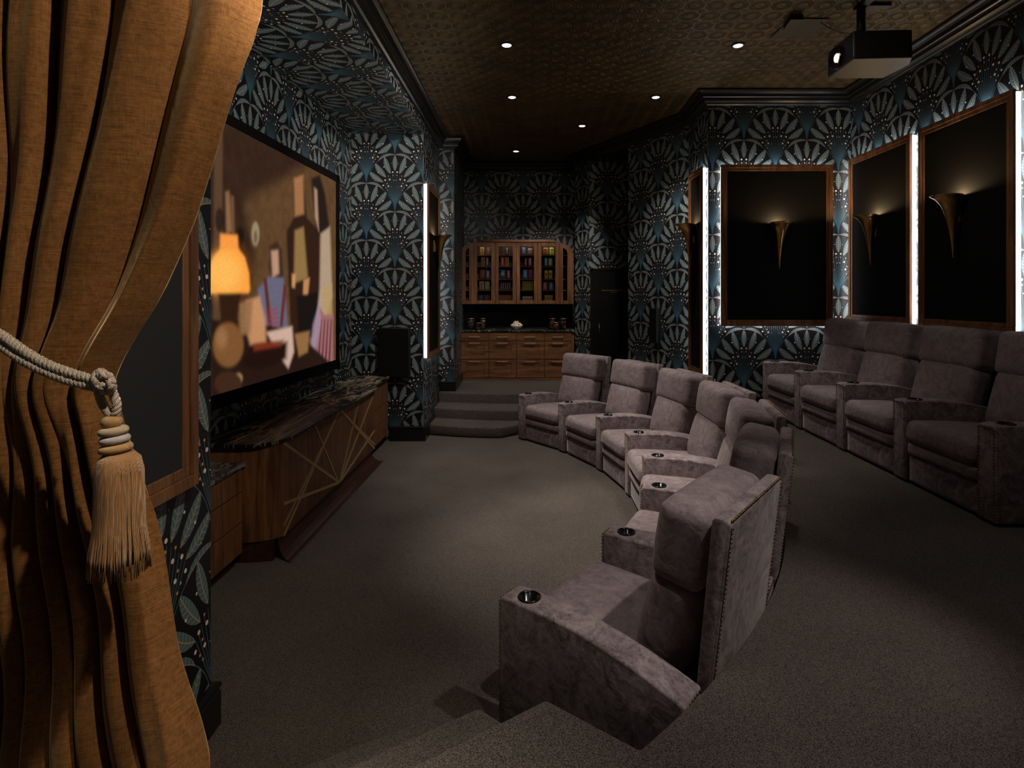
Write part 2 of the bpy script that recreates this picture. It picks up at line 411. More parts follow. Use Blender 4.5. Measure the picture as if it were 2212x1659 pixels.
# left hand side
wall('wall_left_near', (-1.6, 2.86), (-1.6, -1.6), 0, HZ, 2.86 - 2.475, .486, ins=(.004, 0))
wall('wall_left_near_return', (-2.95, 2.86), (-1.6, 2.86), 0, HZ, 0, ZP, ins=(0, .004))
wall('wall_left_alcove', (-2.69, 8.54), (-2.84, 2.98), 0, 4.567, 8.54 - 6.48, 4.03)
wall('wall_alcove_end', (-1.62, 8.54), (-2.80, 8.54), 0, HZ, 0.0, ZP, ins=(.004, 0))
wall('wall_left_pier', (-1.62, 10.0), (-1.62, 8.54), 0, HZ, 1.46 - .43, ZP, ins=(0, .004))
wall('wall_left_pilaster', (-1.363, 10.0), (-1.62, 10.0), 0, HZ, .03, ZP, ins=(.004, 0))
wall('wall_left_far', (-1.40, 11.8), (-1.363, 10.0), 0, HZ, .3, ZP, ins=(0, .004))
wall('wall_back', (.885, 11.8), (-1.60, 11.8), 0, HZ, .885 + .615, ZP)
# soffit over the screen (papered) and the header that closes it
me = bpy.data.meshes.new('ceiling_alcove')
sv = [(-2.86, 2.98, 4.567), (-1.603, 2.98, 4.567), (-1.603, 8.53, 4.567), (-2.86, 8.53, 4.567)]
sv += [(a, b, 4.65) for a, b, c in sv]
me.from_pydata(sv, [], [(0, 1, 2, 3)[::-1][::-1], (4, 7, 6, 5), (0, 4, 5, 1), (1, 5, 6, 2), (2, 6, 7, 3), (3, 7, 4, 0)]); me.update()
uv = me.uv_layers.new(name='UVMap')
for li, l in enumerate(me.loops):
    co = sv[l.vertex_index]; uv.data[li].uv = ((co[1] - 5.35) / W, (co[0] + 2.29) / W)
me.materials.append(PAPER); o = bpy.data.objects.new('ceiling_alcove', me); COL.objects.link(o); o['kind'] = 'structure'
wall('wall_header', (-1.6, 8.54), (-1.6, 2.98), 4.572, HZ, .2, ZP)
# right hand side
A0, A1 = Vector((.84, 11.3)), Vector((2.36, 8.66))
def onA(t): return A0 + (A1 - A0) * t
LA = (A1 - A0).length
a, b = onA(.167), onA(.533)
sA = .78 * LA
wall('wall_right_corner', (.84, 11.3), (.885, 11.8), 0, HZ, 0, ZP)
wall('wall_right_angled_far', tuple(a), tuple(A0), 0, HZ, LA * (.167 - .78), ZP)
wall('wall_right_angled', tuple(A1), tuple(b), 0, HZ, LA - sA, ZP)
wall('wall_recess_back', (1.86, 10.86), (a.x - .02, 10.86), 0, 4.74, 1.86 - 1.42, ZP + .1)
wall('wall_recess_side', tuple(b), (1.86, 10.86), 0, 4.74, .2, ZP)
struct(MB().prism([(a.x, a.y), (b.x, b.y), (1.95, 10.95), (a.x - .02, 10.95)], 4.70, 4.88), 'ceiling_recess', TRIM)
wall('wall_pier_side', (2.375, 7.75), (2.36, 8.66), 0, HZ, .3, ZP, ins=(.004, 0))
wall('wall_right_return', (4.3, 7.75), (2.375, 7.75), 0, HZ, 4.3 - 2.431, ZP, ins=(0, .004))
wall('wall_right', (4.3, -1.6), (4.3, 7.75), 0, HZ, 5.86 + .425 + 1.6, ZP)
wall('wall_behind', (-1.6, -1.6), (4.3, -1.6), 0, HZ, 0, ZP)
struct(MB().box(-3.1, -1.8, CEIL, 4.5, 12.1, CEIL + .1), 'ceiling', CEILM)
struct(MB().box(-3.1, -1.8, -.12, 4.5, 12.1, 0), 'floor', CARPET)
# carpeted levels: riser under the second row, landing, steps
C0 = Vector((-2.97, 5.72)); RR = 5.02
arc = [(C0.x + RR * math.cos(R(t)), C0.y + RR * math.sin(R(t))) for t in np.linspace(-48.3, 41.5, 60)]
ris = [(4.3, -1.6), (4.3, 7.75), (2.375, 7.75), (2.36, 8.66), (1.9, 9.5), (1.2, 9.6)] + arc[::-1] + [(.053, 2.216), (-1.6, 1.06), (-1.6, -1.6)]
def carpet_block(poly, z1, name, bev=.02):
    return struct(MB().prism(poly, 0.002, z1), name, CARPET, bevel=bev, seg=3)
carpet_block(ris, .60, 'floor_riser')
jn = (.36, 1.965)
carpet_block([(-.228, 2.452), (-1.6, 1.52), (-1.6, 1.0), (.0, 1.7), jn], .40, 'floor_front_step_upper')
carpet_block([(-.481, 2.66), (-1.6, 2.02), (-1.6, 1.3), (.0, 1.7), jn], .20, 'floor_front_step_lower')
def curve(p, q, bow, n=10):
    p = Vector(p); q = Vector(q); d = q - p; nn = Vector((d.y, -d.x)).normalized()
    return [tuple(p + d * t + nn * bow * 4 * t * (1 - t)) for t in [i / n for i in range(n + 1)]]
carpet_block(curve((-1.62, 9.90), (-.05, 9.72), .06) + [(.6, 9.42), (1.2, 9.3), (2.5, 9.5), (2.5, 11.9), (-1.62, 11.9)], .50, 'floor_back_platform', .03)
carpet_block(curve((-1.62, 9.40), (-.26, 9.14), .05) + [(.45, 9.6), (.5, 10), (-1.62, 10.1)], .333, 'floor_back_step_upper', .03)
carpet_block(curve((-1.62, 8.90), (-.48, 8.68), .05) + [(.36, 9.42), (.4, 10), (-1.62, 10.1)], .167, 'floor_back_step_lower', .03)

# mouldings: profile (out from wall, z) swept along a plan path, mitred; room on the left of the path
def sweep(name, path, prof, m, parent=None):
    pts = [Vector(p) for p in path]; mb = MB(); rows = []
    for i, p in enumerate(pts):
        ns = []
        if i > 0: d = (pts[i] - pts[i - 1]).normalized(); ns.append(Vector((-d.y, d.x)))
        if i < len(pts) - 1: d = (pts[i + 1] - pts[i]).normalized(); ns.append(Vector((-d.y, d.x)))
        n = ns[0] if len(ns) == 1 else (ns[0] + ns[1]).normalized() / max(.3, math.cos(ns[0].angle(ns[1]) / 2))
        rows.append([(p.x + n.x * o_, p.y + n.y * o_, z) for o_, z in prof])
    k = len(prof); vs_ = [v for r in rows for v in r]; fs = []
    for i in range(len(pts) - 1):
        for j in range(k):
            fs.append((i * k + j, (i + 1) * k + j, (i + 1) * k + (j + 1) % k, i * k + (j + 1) % k))
    fs += [tuple(range(k)), tuple(range((len(pts) - 1) * k, len(pts) * k))[::-1]]
    mb.add(vs_, fs); o = mb.build(name, m, parent); o['kind'] = 'structure'
    bm = bmesh.new(); bm.from_mesh(o.data); bmesh.ops.recalc_face_normals(bm, faces=bm.faces); bm.to_mesh(o.data); bm.free()
    return o
def crown_prof(z):
    t = CEIL - z
    P = [(0, z), (.02, z), (.035, z + .012)]
    P += [(.035 + .05 * math.sin(R(a_)), z + .02 + .05 * (1 - math.cos(R(a_)))) for a_ in (0, 30, 60, 90)]
    P += [(.092, z + .070), (.092, z + .082), (.105, z + .090), (.12, z + .088)]
    P += [(.12 + .045 * (1 - math.cos(R(a_))), z + .095 + .055 * math.sin(R(a_))) for a_ in (0, 30, 60, 90)]
    P += [(.185, z + .152), (.185, CEIL - .004), (0, CEIL - .004)]
    return P
cp = crown_prof(4.72)
sweep('trim_1', [(4.3, -1.6), (4.3, 7.75), (2.375, 7.75), (2.36, 8.66), (.84, 11.3), (.885, 11.8), (-1.40, 11.8), (-1.363, 10.0), (-1.62, 10.0), (-1.62, 8.54), (-1.6, 2.9), (-1.6, -1.6)], cp, TRIM)
def base_prof(z, h=.20):
    return [(0, z), (.032, z), (.032, z + h - .05), (.026, z + h - .045), (.026, z + h - .035), (.034, z + h - .028), (.034, z + h - .012), (.018, z + h), (0, z + h)]
sweep('baseboard_left_near', [(-1.72, 2.86), (-1.6, 2.86), (-1.6, 1.9)], base_prof(0, .22), TRIM)
sweep('baseboard_left_landing', [(-1.6, 1.35), (-1.6, -1.6)], base_prof(.6), TRIM)
sweep('baseboard_left_pier', [(-1.62, 9.4), (-1.62, 8.54), (-2.12, 8.54)], base_prof(0, .22), TRIM)
sweep('baseboard_left_pilaster', [(-1.385, 11.2), (-1.363, 10.0), (-1.62, 10.0)], base_prof(.5, .17), TRIM)
sweep('baseboard_right', [(4.3, -1.6), (4.3, 7.75), (2.375, 7.75), (2.36, 8.66)], base_prof(.6), TRIM)
sweep('baseboard_angled', [(2.36, 8.66), (b.x, b.y)], base_prof(.5), TRIM)

# ------------------------------------------------------------------ recessed ceiling lights
RIMM = plain('brushed_steel_rim', (.32, .31, .30), .3, 1); BAF = plain('black_rim', (.012, .010, .010), .5)
BULB = plain('lamp_glass', (.9, .9, .9), .5, emis=(1, .97, .93), es=8.0)
proto = None
WORDS = {'near left': 'nearest on the left, in the ceiling above the open floor', 'near right': 'nearest on the right, in the ceiling beside the projector hatch',
         'left': 'in the left column, second away from the viewer', 'right': 'above the far end of the front row, left of the wall corner',
         'middle': 'single one between the left column and the right wall', 'far': 'farthest away, in front of the snack cabinet'}
for (x, y, wd) in DOWN:
    if proto is None:
        e = empty('recessed_light', (x, y, CEIL)); proto = e
        MB().lathe([(.045, -.001), (.070, -.001), (.074, -.008), (.070, -.014), (.052, -.012), (.050, -.001)], n=28).build('trim_ring', BAF, e)
        MB().lathe([(.053, -.013), (.049, -.004), (.040, -.002)], n=28).build('reflector', RIMM, e)
        MB().lathe([(.0, -.011), (.048, -.011), (.050, -.003), (0, -.003)], n=24).build('bulb', BULB, e)
    else:
        e = copy_tree(proto); e.location = (x, y, CEIL)
    tag(e, 'small round recessed ceiling light, ' + wd, 'ceiling light', 'recessed lights in the bronze ceiling')

# ------------------------------------------------------------------ acoustic panels with LED back light, and sconces
def acoustic_panel(c, ang, w_, z0, z1, label, led=True, so=.09, fab=FAB, fw=.085, leds='LRTB'):
    """c = plan point on the wall at the panel's middle; ang = direction the panel faces"""
    e = empty('acoustic_panel', (c[0], c[1], z0), ang + math.pi / 2, label, 'wall panel', 'wood framed acoustic panels on the walls')
    # local: x across, -y towards the room, wall at y=0
    h = z1 - z0; w2 = w_ / 2
    # frame: four rails with a stepped face
    f = MB()
    for (x0, x1, a0, a1, fy) in [(-w2, w2, 0, h, 0)]:
        d0, d1 = -so, -so + .030
        i = fw
        f.box(-w2, d0, 0, w2, d1, i * .55); f.box(-w2, d0, h - i * .55, w2, d1, h)
        f.box(-w2, d0, i * .55, -w2 + i * .55, d1, h - i * .55); f.box(w2 - i * .55, d0, i * .55, w2, d1, h - i * .55)
        j = i * .55
        f.box(-w2 + j, d0 + .010, j, w2 - j, d1, i); f.box(-w2 + j, d0 + .010, h - i, w2 - j, d1, h - j)
        f.box(-w2 + j, d0 + .010, i, -w2 + i, d1, h - i); f.box(w2 - i, d0 + .010, i, w2 - j, d1, h - i)
    f.build('frame', WAL, e, bevel=.003, seg=1)
    MB().box(-w2 + fw - .005, -so + .018, fw - .005, w2 - fw + .005, -so + .029, h - fw + .005).build('fabric_panel', fab, e)
    MB().box(-w2 + .06, -so + .030, .06, w2 - .06, -.002, h - .06).build('backing', BLK, e)
    if led:
        s = .018; t = .028; y0, y1 = -so + .032, -.004
        m = MB()
        if 'L' in leds: m.box(-w2 + s, y0, s, -w2 + s + t, y1, h - s)
        if 'R' in leds: m.box(w2 - s - t, y0, s, w2 - s, y1, h - s)
        if 'B' in leds: m.box(-w2 + s + t, y0, s, w2 - s - t, y1, s + t)
        if 'T' in leds: m.box(-w2 + s + t, y0, h - s - t, w2 - s - t, y1, h - s)
        m.build('led_strip', LED, e)
    return e
def tabi(tab, x):
    for (a0, b0), (a1, b1) in zip(tab[:-1], tab[1:]):
        if x <= a1: return b0 + (b1 - b0) * (x - a0) / (a1 - a0)
    return tab[-1][1]
def make_sconce():
    e = empty('wall_sconce', (0, 0, 0))
    # trumpet: rim at z=0, tail at z=-.60; local wall at y=0, room towards -y
    prof = []; n = 22; m = 28
    mb = MB(); vs_ = []; fs = []
    for i in range(n + 1):
        t = i / n                                    # 0 rim .. 1 tip
        z = -.60 * t
        rx = tabi([(0, .140), (.06, .112), (.18, .078), (.38, .045), (.58, .026), (.8, .013), (1, .006)], t)
        out = tabi([(0, .295), (.04, .255), (.10, .218), (.18, .188), (.38, .148), (.58, .122), (.8, .103), (1, .092)], t)
        inn = tabi([(0, .006), (.18, .020), (.38, .045), (.58, .064), (.8, .076), (1, .080)], t)
        for k in range(m):
            a_ = 2 * math.pi * k / m
            sy = math.sin(a_)
            vs_.append((rx * math.cos(a_), -(inn + .5 * (out - inn) * (1 + sy)), z))
    for i in range(n):
        for k in range(m): fs.append((i * m + k, i * m + (k + 1) % m, (i + 1) * m + (k + 1) % m, (i + 1) * m + k))
    mb.add(vs_, fs, True)
    o = mb.build('trumpet_shade', BRASS, e)
    sol = o.modifiers.new('s', 'SOLIDIFY'); sol.thickness = .004
    dg = bpy.context.evaluated_depsgraph_get(); dg.update(); nm = bpy.data.meshes.new_from_object(o.evaluated_get(dg)); o.modifiers.clear(); o.data = nm
    MB().ball((0, -.086, -.604), .007, 10, 6).build('tail_finial', BRASS, e)
    MB().box(-.02, -.03, -.26, .02, 0.0, -.08).build('wall_plate', BRASS, e)
    MB().lathe([(0, -.11), (.016, -.11), (.018, -.07), (.012, -.045), (0, -.04)], (0, -.075, 0), 14).build('bulb', BULBW, e)
    return e
BULBW = plain('warm_bulb', (.9, .8, .6), .5, emis=(1, .75, .42), es=14.0)
LEFT, RIGHT, FRONT = math.pi, 0, -math.pi / 2
P = [  # wall point, facing, width, z0, z1, label, sconce label
    ((3.2675, 7.75), FRONT, 1.495, 1.75, 3.91, 'black cloth acoustic panel in walnut frame facing the viewer between two papered strips', 'brass trumpet sconce on the panel that faces the viewer straight on'),
    ((4.3, 7.03), LEFT, 1.25, 1.826, 3.97, 'black cloth acoustic panel in walnut frame, first on the right wall from the far corner', 'brass trumpet sconce, farther of the two on the right wall'),
    ((4.3, 5.65), LEFT, 1.24, 1.826, 3.97, 'black cloth acoustic panel in walnut frame, nearest and largest on the right wall', 'brass trumpet sconce, nearer and larger of the two on the right wall'),
    ((2.368, 8.13), LEFT, .64, 1.06, 3.92, 'very narrow looking tall acoustic panel with a bright light strip, behind the curved front row', 'brass trumpet sconce seen in profile above the curved front row'),
    ((-1.62, 9.15), RIGHT, 1.06, 1.207, 3.86, 'tall acoustic panel with bright light strip seen edge on, left of the snack cabinet', 'brass trumpet sconce seen in profile left of the snack cabinet'),
]
scp = make_sconce(); first = True
SOFF = [.09, .09, .09, .075, .065]
SZ = [3.12, 3.14, 3.14, 3.17, 3.12]
for i, ((c, ang, w_, z0, z1, lab, sl), so, sz) in enumerate(zip(P, SOFF, SZ)):
    acoustic_panel(c, ang, w_, z0, z1, lab, True, so, leds='LRTB')
    s = scp if first else copy_tree(scp); first = False
    d = Vector((math.cos(ang), math.sin(ang)))
    off = so - .018
    s.location = (c[0] + d.x * off, c[1] + d.y * off, sz); s.rotation_euler = (0, 0, ang + math.pi / 2)
    tag(s, sl, 'wall lamp', 'brass trumpet sconces')
    point(c[0] + d.x * (off + .075), c[1] + d.y * (off + .075), sz - .015, 10 if i < 3 else 5, (1, .74, .40), .02, 'sconce_light')
acoustic_panel((-1.6, 2.19), RIGHT, .89, 1.29, 3.93, 'charcoal acoustic panel in walnut frame beside the gold curtain', False, .07, FABG, .10)
# ------------------------------------------------------------------ velvet recliners
SW = .75
def nails(mb, pts, step=.021, r=.0058, nrm=(0, -1, 0)):
    pts = [Vector(p) for p in pts]
    for a_, b_ in zip(pts[:-1], pts[1:]):
        L = (b_ - a_).length; n = max(1, int(L / step))
        for i in range(n): mb.ball(a_ + (b_ - a_) * (i + .5) / n, r, 6, 4)
def arm_mesh(w0, w1, depth=.97):
    prof = [(0, .015), (0, .64), (.012, .668), (.06, .674), (.30, .672), (.45, .662), (.60, .640), (.75, .608), (.88, .572), (depth, .545), (depth, .015)]
    mb = MB(); n = len(prof); vs_ = []
    for sx in (-1, 1):
        for (y, z) in prof:
            vs_.append((sx * .5 * (w0 + (w1 - w0) * y / depth), y, z))
    mb.add(vs_, [tuple(range(n)), tuple(range(n, 2 * n))[::-1]] + [(i, n + i, n + (i + 1) % n, (i + 1) % n) for i in range(n)])
    return mb
def cup_cutter():
    o = MB().lathe([(0, .585), (.047, .585), (.047, .72), (0, .72)], (0, .135, 0), 32, False).build('cut', BLK)
    bm = bmesh.new(); bm.from_mesh(o.data); bmesh.ops.remove_doubles(bm, verts=bm.verts, dist=1e-5); bmesh.ops.recalc_face_normals(bm, faces=bm.faces); bm.to_mesh(o.data); bm.free()
    return o
CUT = cup_cutter()
def make_arm(parent, w0, w1, loc, rz, label=None):
    a_ = arm_mesh(w0, w1).build('armrest', VELF, parent, bevel=.013, seg=3, cut=CUT, loc=loc, rot=(0, 0, rz))
    cup = MB(); cup.lathe([(.0465, .600), (.0465, .676), (.050, .681), (.056, .681), (.058, .677), (.056, .673), (.044, .674), (.043, .600), (0, .598)], (0, .135, 0), 32)
    cup.build('cup_holder', BLKG, a_)
    nb = MB(); q = w0 / 2 - .014
    nails(nb, [(-q, -.002, .03), (-q, -.002, .652), (q, -.002, .652), (q, -.002, .03)])
    nb.build('nailhead_trim', NAIL, a_)
    nb = MB(); q = w1 / 2 - .012; yb = .97
    nails(nb, [(-q, yb + .001, .03), (-q, yb + .001, .535), (q, yb + .001, .535), (q, yb + .001, .03)])
    nb.build('rear_nailhead_trim', NAIL, a_)
    return a_
def seam(mb, pts, r=.0035): mb.tube(pts, r, 5)
def make_recliner():
    e = empty('recliner', (0, 0, 0)); w2 = SW / 2
    # base: kick panel and sides
    MB().box(-w2 + .01, .045, .012, w2 - .01, .93, .33).build('seat_base', VELF, e, bevel=.012)
    m = MB(); m.pillow((0, .036, .125), (w2 - .006, .034, .112), .022, (0, .006, 0), 10)
    m.build('base_panel', VELF, e)
    m = MB(); m.pillow((0, .030, .292), (w2 - .006, .045, .052), .03, (0, .014, .0), 12)
    m.build('footrest_panel', VEL, e)
    # seat cushion, rolled at the front
    m = MB(); m.pillow((0, .32, .425), (w2 - .004, .355, .090), .060, (.0, .016, .024), 16, Matrix.Rotation(R(-2.5), 3, 'X'))
    m.build('seat_cushion', VEL, e)
    # lumbar and headrest cushions lean back
    M1 = Matrix.Rotation(R(-15), 3, 'X')
    m = MB(); m.pillow((0, .745, .695), (w2 - .018, .105, .245), .075, (.004, .045, .014), 16, M1)
    s = m.build('back_cushion', VEL, e)
    M2 = Matrix.Rotation(R(-9), 3, 'X')
    m = MB(); m.pillow((0, .832, 1.070), (w2 - .004, .118, .178), .055, (.010, .030, .014), 16, M2)
    h = m.build('headrest_cushion', VEL, e)
    sm = MB()
    def loop(c, hx, hz, yy, M, r):
        pts = []
        for k in range(41):
            a_ = 2 * math.pi * k / 40; ca, sa = math.cos(a_), math.sin(a_)
            px_ = hx * math.copysign(abs(ca) ** .28, ca); pz = hz * math.copysign(abs(sa) ** .28, sa)
            v = M @ Vector((px_, yy, pz)); pts.append((c[0] + v[0], c[1] + v[1], c[2] + v[2]))
        return pts
    seam(sm, loop((0, .832, 1.070), w2 - .007, .173, -.085, M2, 0)); sm.build('seam', VEL, h)
    sm = MB(); seam(sm, loop((0, .745, .695), w2 - .036, .227, -.080, M1, 0)); sm.build('seam', VEL, s)
    # back shell with a nail headed edge
    prof = [(.870, .05), (.945, .05), (.965, .40), (1.060, 1.220), (1.045, 1.237), (.990, 1.240), (.978, 1.220), (.905, .45)]
    sh = MB().xprism(prof, -w2, w2).build('back_shell', VELF, e, bevel=.010)
    nb = MB()
    def yb(z): return .967 + (z - .40) * (.095 / .82) if z > .4 else .947 + (z - .05) * (.02 / .35)
    zs = [.06 + i * (1.215 - .06) / 20 for i in range(21)]
    for x in (-w2 + .012, w2 - .012): nails(nb, [(x, yb(z), z) for z in zs], .019)
    nails(nb, [(-w2 + .012, 1.056, 1.232), (w2 - .012, 1.056, 1.232)], .016, .0062)
    nb.build('nailhead_trim', NAIL, sh)
    return e
REC = make_recliner()
ANG = [45.7, 33.0, 19.6, 6.8, -5.7, -17.6, -31.0, -44.8]
FR = 4.03
LAB1 = ['mauve velvet recliner at the far end of the curved front row, beside the carpeted steps', 'mauve velvet recliner in the curved front row, second from the far end',
        'mauve velvet recliner in the curved front row, third from the far end', 'mauve velvet recliner at the middle of the curved front row, three seats either side',
        'mauve velvet recliner in the curved front row, third from the near end', 'mauve velvet recliner in the curved front row, second from the near end',
        'mauve velvet recliner nearest the viewer, at the near end of the curved front row']
for i in range(7):
    e = REC if i == 0 else copy_tree(REC)
    fa = R((ANG[i] + ANG[i + 1]) / 2)
    ff = FR * math.cos(R((ANG[i] - ANG[i + 1]) / 2)) + .01
    e.location = (C0.x + ff * math.cos(fa), C0.y + ff * math.sin(fa), 0.004)
    e.rotation_euler = (0, 0, fa - math.pi / 2)
    tag(e, LAB1[i], 'recliner', 'curved front row of recliners'); e['row'] = 1
    e['fa'] = fa
ROW1 = [o for o in bpy.data.objects if o.get('row') == 1]
ROW1.sort(key=lambda o: -o['fa'])
REC2 = [copy_tree(REC) for _ in range(4)]
for i, e in enumerate(ROW1):                     # each seat owns the armrest on its near side
    inv = (Matrix.Translation(e.location) @ Matrix.Rotation(e.rotation_euler.z, 4, 'Z')).inverted()
    def place(ai, w0, w1, own=None):
        a_ = R(ANG[ai])
        p = inv @ Vector((C0.x + (FR - .015) * math.cos(a_), C0.y + (FR - .015) * math.sin(a_), 0.004))
        rz = (a_ - math.pi / 2) - e.rotation_euler.z if own is None else own
        make_arm(e, w0, w1, (p.x, p.y, 0), rz)
    if i == 0: place(0, .155, .17, 0)
    if i == 6: place(7, .155, .17, 0)
    else: place(i + 1, .155, .30)
LAB2 = ['dark mauve recliner at the far end of the straight back row, against the papered wall', 'dark mauve recliner in the straight back row, second from the far end',
        'dark mauve recliner in the straight back row, second from the near end', 'dark mauve recliner at the near end of the straight back row, farthest right']
Y2 = [7.66, 6.73, 5.79, 4.86, 3.925]
for i, e in enumerate(REC2):
    ym = (Y2[i] + Y2[i + 1]) / 2
    e.location = (3.115, ym, .604); e.rotation_euler = (0, 0, -math.pi / 2)
    tag(e, LAB2[i], 'recliner', 'straight back row of recliners'); e['row'] = 2
    make_arm(e, .165, .17, ((ym - Y2[i + 1]), -.012, 0), 0)
    if i == 0: make_arm(e, .165, .17, (-(Y2[0] - ym), -.012, 0), 0)
bpy.data.objects.remove(CUT)
for o in bpy.data.objects:
    for k in ('row', 'fa'):
        if k in o: del o[k]

# ------------------------------------------------------------------ media console and side cabinets under the screen
def at_x(px, py, X):           # a photo pixel on a plane x = X
    Y = X * FPX / (px - 1150); return (Y, CAMZ + (640 - py) * Y / FPX)
con = empty('media_console', (-2.3, 6.1, 0), 0, 'long walnut media console with black marble top and brass inlay under the screen', 'console')
def rel(mb, o=(-2.3, 6.1, 0)):
    mb.v = [(v[0] - o[0], v[1] - o[1], v[2] - o[2]) for v in mb.v]; return mb
body = [(-2.66, 4.60), (-2.30, 4.60), (-2.20, 4.625), (-2.11, 4.67), (-2.05, 4.73), (-2.05, 7.45), (-2.15, 7.52), (-2.15, 7.60), (-2.66, 7.60)]
rel(MB().prism(body, .17, .94)).build('cabinet_body', WAL, con, bevel=.006)
top = [(-2.70, 4.55), (-2.30, 4.55)] + [(-2.30 + .30 * math.sin(R(t)), 4.95 - .40 * math.cos(R(t))) for t in (12, 24, 36, 48, 60)] + [(-2.01, 4.90), (-2.01, 7.48), (-2.10, 7.62), (-2.10, 8.52), (-2.68, 8.52)]
tm = MB().prism(top, .942, .974)
tm.build('marble_top', MARB, con, bevel=.005).location = (2.3, -6.1, 0)
con.children[-1].location = (2.3, -6.1, 0)
# flared plinth: concave cove along the front
pl = MB(); prof = [(0, .17), (.012, .17)] + [(.012 + .13 * (1 - math.cos(R(t))), .17 - .165 * math.sin(R(t)) * .98) for t in (20, 35, 50, 65, 80, 90)] + [(.155, .004), (0, .004)]
n = len(prof); vs_ = []
for yy in (4.72, 7.42):
    for (o_, z) in prof: vs_.append((-2.10 + o_, yy + (-.10 if yy < 5 else .06) * (o_ / .15), z))
pl.add(vs_, [tuple(range(n)), tuple(range(n, 2 * n))[::-1]] + [(i, n + i, n + (i + 1) % n, (i + 1) % n) for i in range(n)])
rel(pl).build('flared_plinth', WALD, con, bevel=0)
rel(MB().prism([(-2.6, 4.70), (-2.35, 4.62), (-2.11, 4.66), (-2.11, 7.5), (-2.6, 7.5)], .004, .17)).build('plinth_core', WALD, con)
def cr(x, y): return (440 + x / 2.37, 640 + y / 2.37)
inl = [((405, 745), (695, 1010), .026), ((403, 1070), (695, 1020), .026), ((405, 1182), (690, 600), .018), ((405, 1305), (692, 592), .026), ((570, 655), (692, 1000), .022),
       ((702, 585), (878, 755), .026), ((702, 580), (876, 835), .032), ((697, 1012), (795, 542), .024), ((699, 1010), (880, 490), .024), ((702, 1008), (877, 688), .024)]
for k_, (p_, q_, wd) in enumerate(inl):
    (ya, za), (yb_, zb) = at_x(*cr(*p_), -2.047), at_x(*cr(*q_), -2.047)
    ya, yb_ = max(4.735, ya), min(7.445, yb_); za, zb = min(.938, max(.175, za)), min(.938, max(.175, zb))
    d = Vector((0, yb_ - ya, zb - za)); nn = Vector((0, -d.z, d.y)).normalized() * wd / 2
    a_, b_ = Vector((-2.0505, ya, za)), Vector((-2.0505, yb_, zb))
    t = Vector((.0030 + .0003 * k_, 0, 0))
    c8 = [a_ - nn, b_ - nn, b_ + nn, a_ + nn]
    rel(MB().add([tuple(v) for v in c8] + [tuple(v + t) for v in c8], [(0, 3, 2, 1), (4, 5, 6, 7), (0, 1, 5, 4), (1, 2, 6, 5), (2, 3, 7, 6), (3, 0, 4, 7)])).build('brass_inlay', GOLD, con)
def side_cabinet(y0, y1, x1, ztop, label, slab):
    e = empty('side_cabinet', ((x1 - 2.66) / 2, (y0 + y1) / 2, 0), 0, label, 'cabinet')
    o_ = tuple(e.location)
    rel(MB().box(-2.66, y0, .11, x1 - .02, y1, ztop - .035), o_).build('cabinet_body', WAL, e, bevel=.003, seg=1)
    rel(MB().box(-2.66, y0 + .02, .004, x1 - .07, y1 - .02, .11), o_).build('plinth', WALD, e)
    if slab: rel(MB().box(-2.68, y0 - .01, ztop - .033, x1 + .012, y1 + .0, ztop), o_).build('marble_top', MARB2, e, bevel=.004)
    zs = [.115, .36, .60, ztop - .04]
    for k in range(3):
        rel(MB().box(x1 - .018, y0 + .004, zs[k] + .005, x1, y1 - .03, zs[k + 1] - .005), o_).build('drawer', WAL, e, bevel=.003, seg=1)
    return e
side_cabinet(3.30, 4.585, -2.30, .826, 'low walnut drawer cabinet with pale veined marble top, near end of the console', True)
side_cabinet(7.63, 8.50, -2.13, .972, 'walnut drawer cabinet at the far end of the console, against the papered wall', False)

# ------------------------------------------------------------------ projection screen with a generic lamp lit still life on it
def sx(Y): return -2.60 - (7.68 - Y) * .036
YA, YB, ZA, ZB = 3.70, 7.68, 1.19, 3.757
scr = empty('projection_screen', (-2.7, 5.7, 1.19), 0, 'large wall mounted screen in a black frame glowing with a warm lamp lit picture', 'screen')
SO = (-2.7, 5.7, 1.19)
f = MB()
def sbox(mb, ya, yb, za, zb, d0, d1):
    mb.add([(sx(ya) - d0, ya, za), (sx(yb) - d0, yb, za), (sx(yb) - d1, yb, za), (sx(ya) - d1, ya, za), (sx(ya) - d0, ya, zb), (sx(yb) - d0, yb, zb), (sx(yb) - d1, yb, zb), (sx(ya) - d1, ya, zb)],
           [(0, 3, 2, 1), (4, 5, 6, 7), (0, 1, 5, 4), (1, 2, 6, 5), (2, 3, 7, 6), (3, 0, 4, 7)])
sbox(f, YA, YB, ZA, ZA + .12, -.02, .05); sbox(f, YA, YB, ZB - .09, ZB, -.02, .05); sbox(f, YA, YA + .1, ZA, ZB, -.02, .05); sbox(f, YB - .09, YB, ZA, ZB, -.02, .05)
rel(f, SO).build('frame', plain('black_flock', (.006, .0055, .005), .9, 0, .1), scr)
NU, NV = 330, 230
ya_, yb_, za_, zb_ = YA + .1, YB - .09, ZA + .12, ZB - .09
Ys = np.linspace(ya_, yb_, NU); Zs = np.linspace(za_, zb_, NV)
YY, ZZ = np.meshgrid(Ys, Zs)
XX = -2.60 - (7.68 - YY) * .036
PX = 1150 + XX * FPX / YY; PY = 640 - (ZZ - CAMZ) * FPX / YY
def sst(e0, e1, x): t = np.clip((x - e0) / (e1 - e0), 0, 1); return t * t * (3 - 2 * t)
img = np.zeros(PX.shape + (3,))
nz = np.random.RandomState(3)
lo = nz.rand(40, 60); gi = (np.linspace(0, 38.9, NV)[:, None], np.linspace(0, 58.9, NU)[None])
i0 = gi[0].astype(int); j0 = gi[1].astype(int); fi = gi[0] - i0; fj = gi[1] - j0
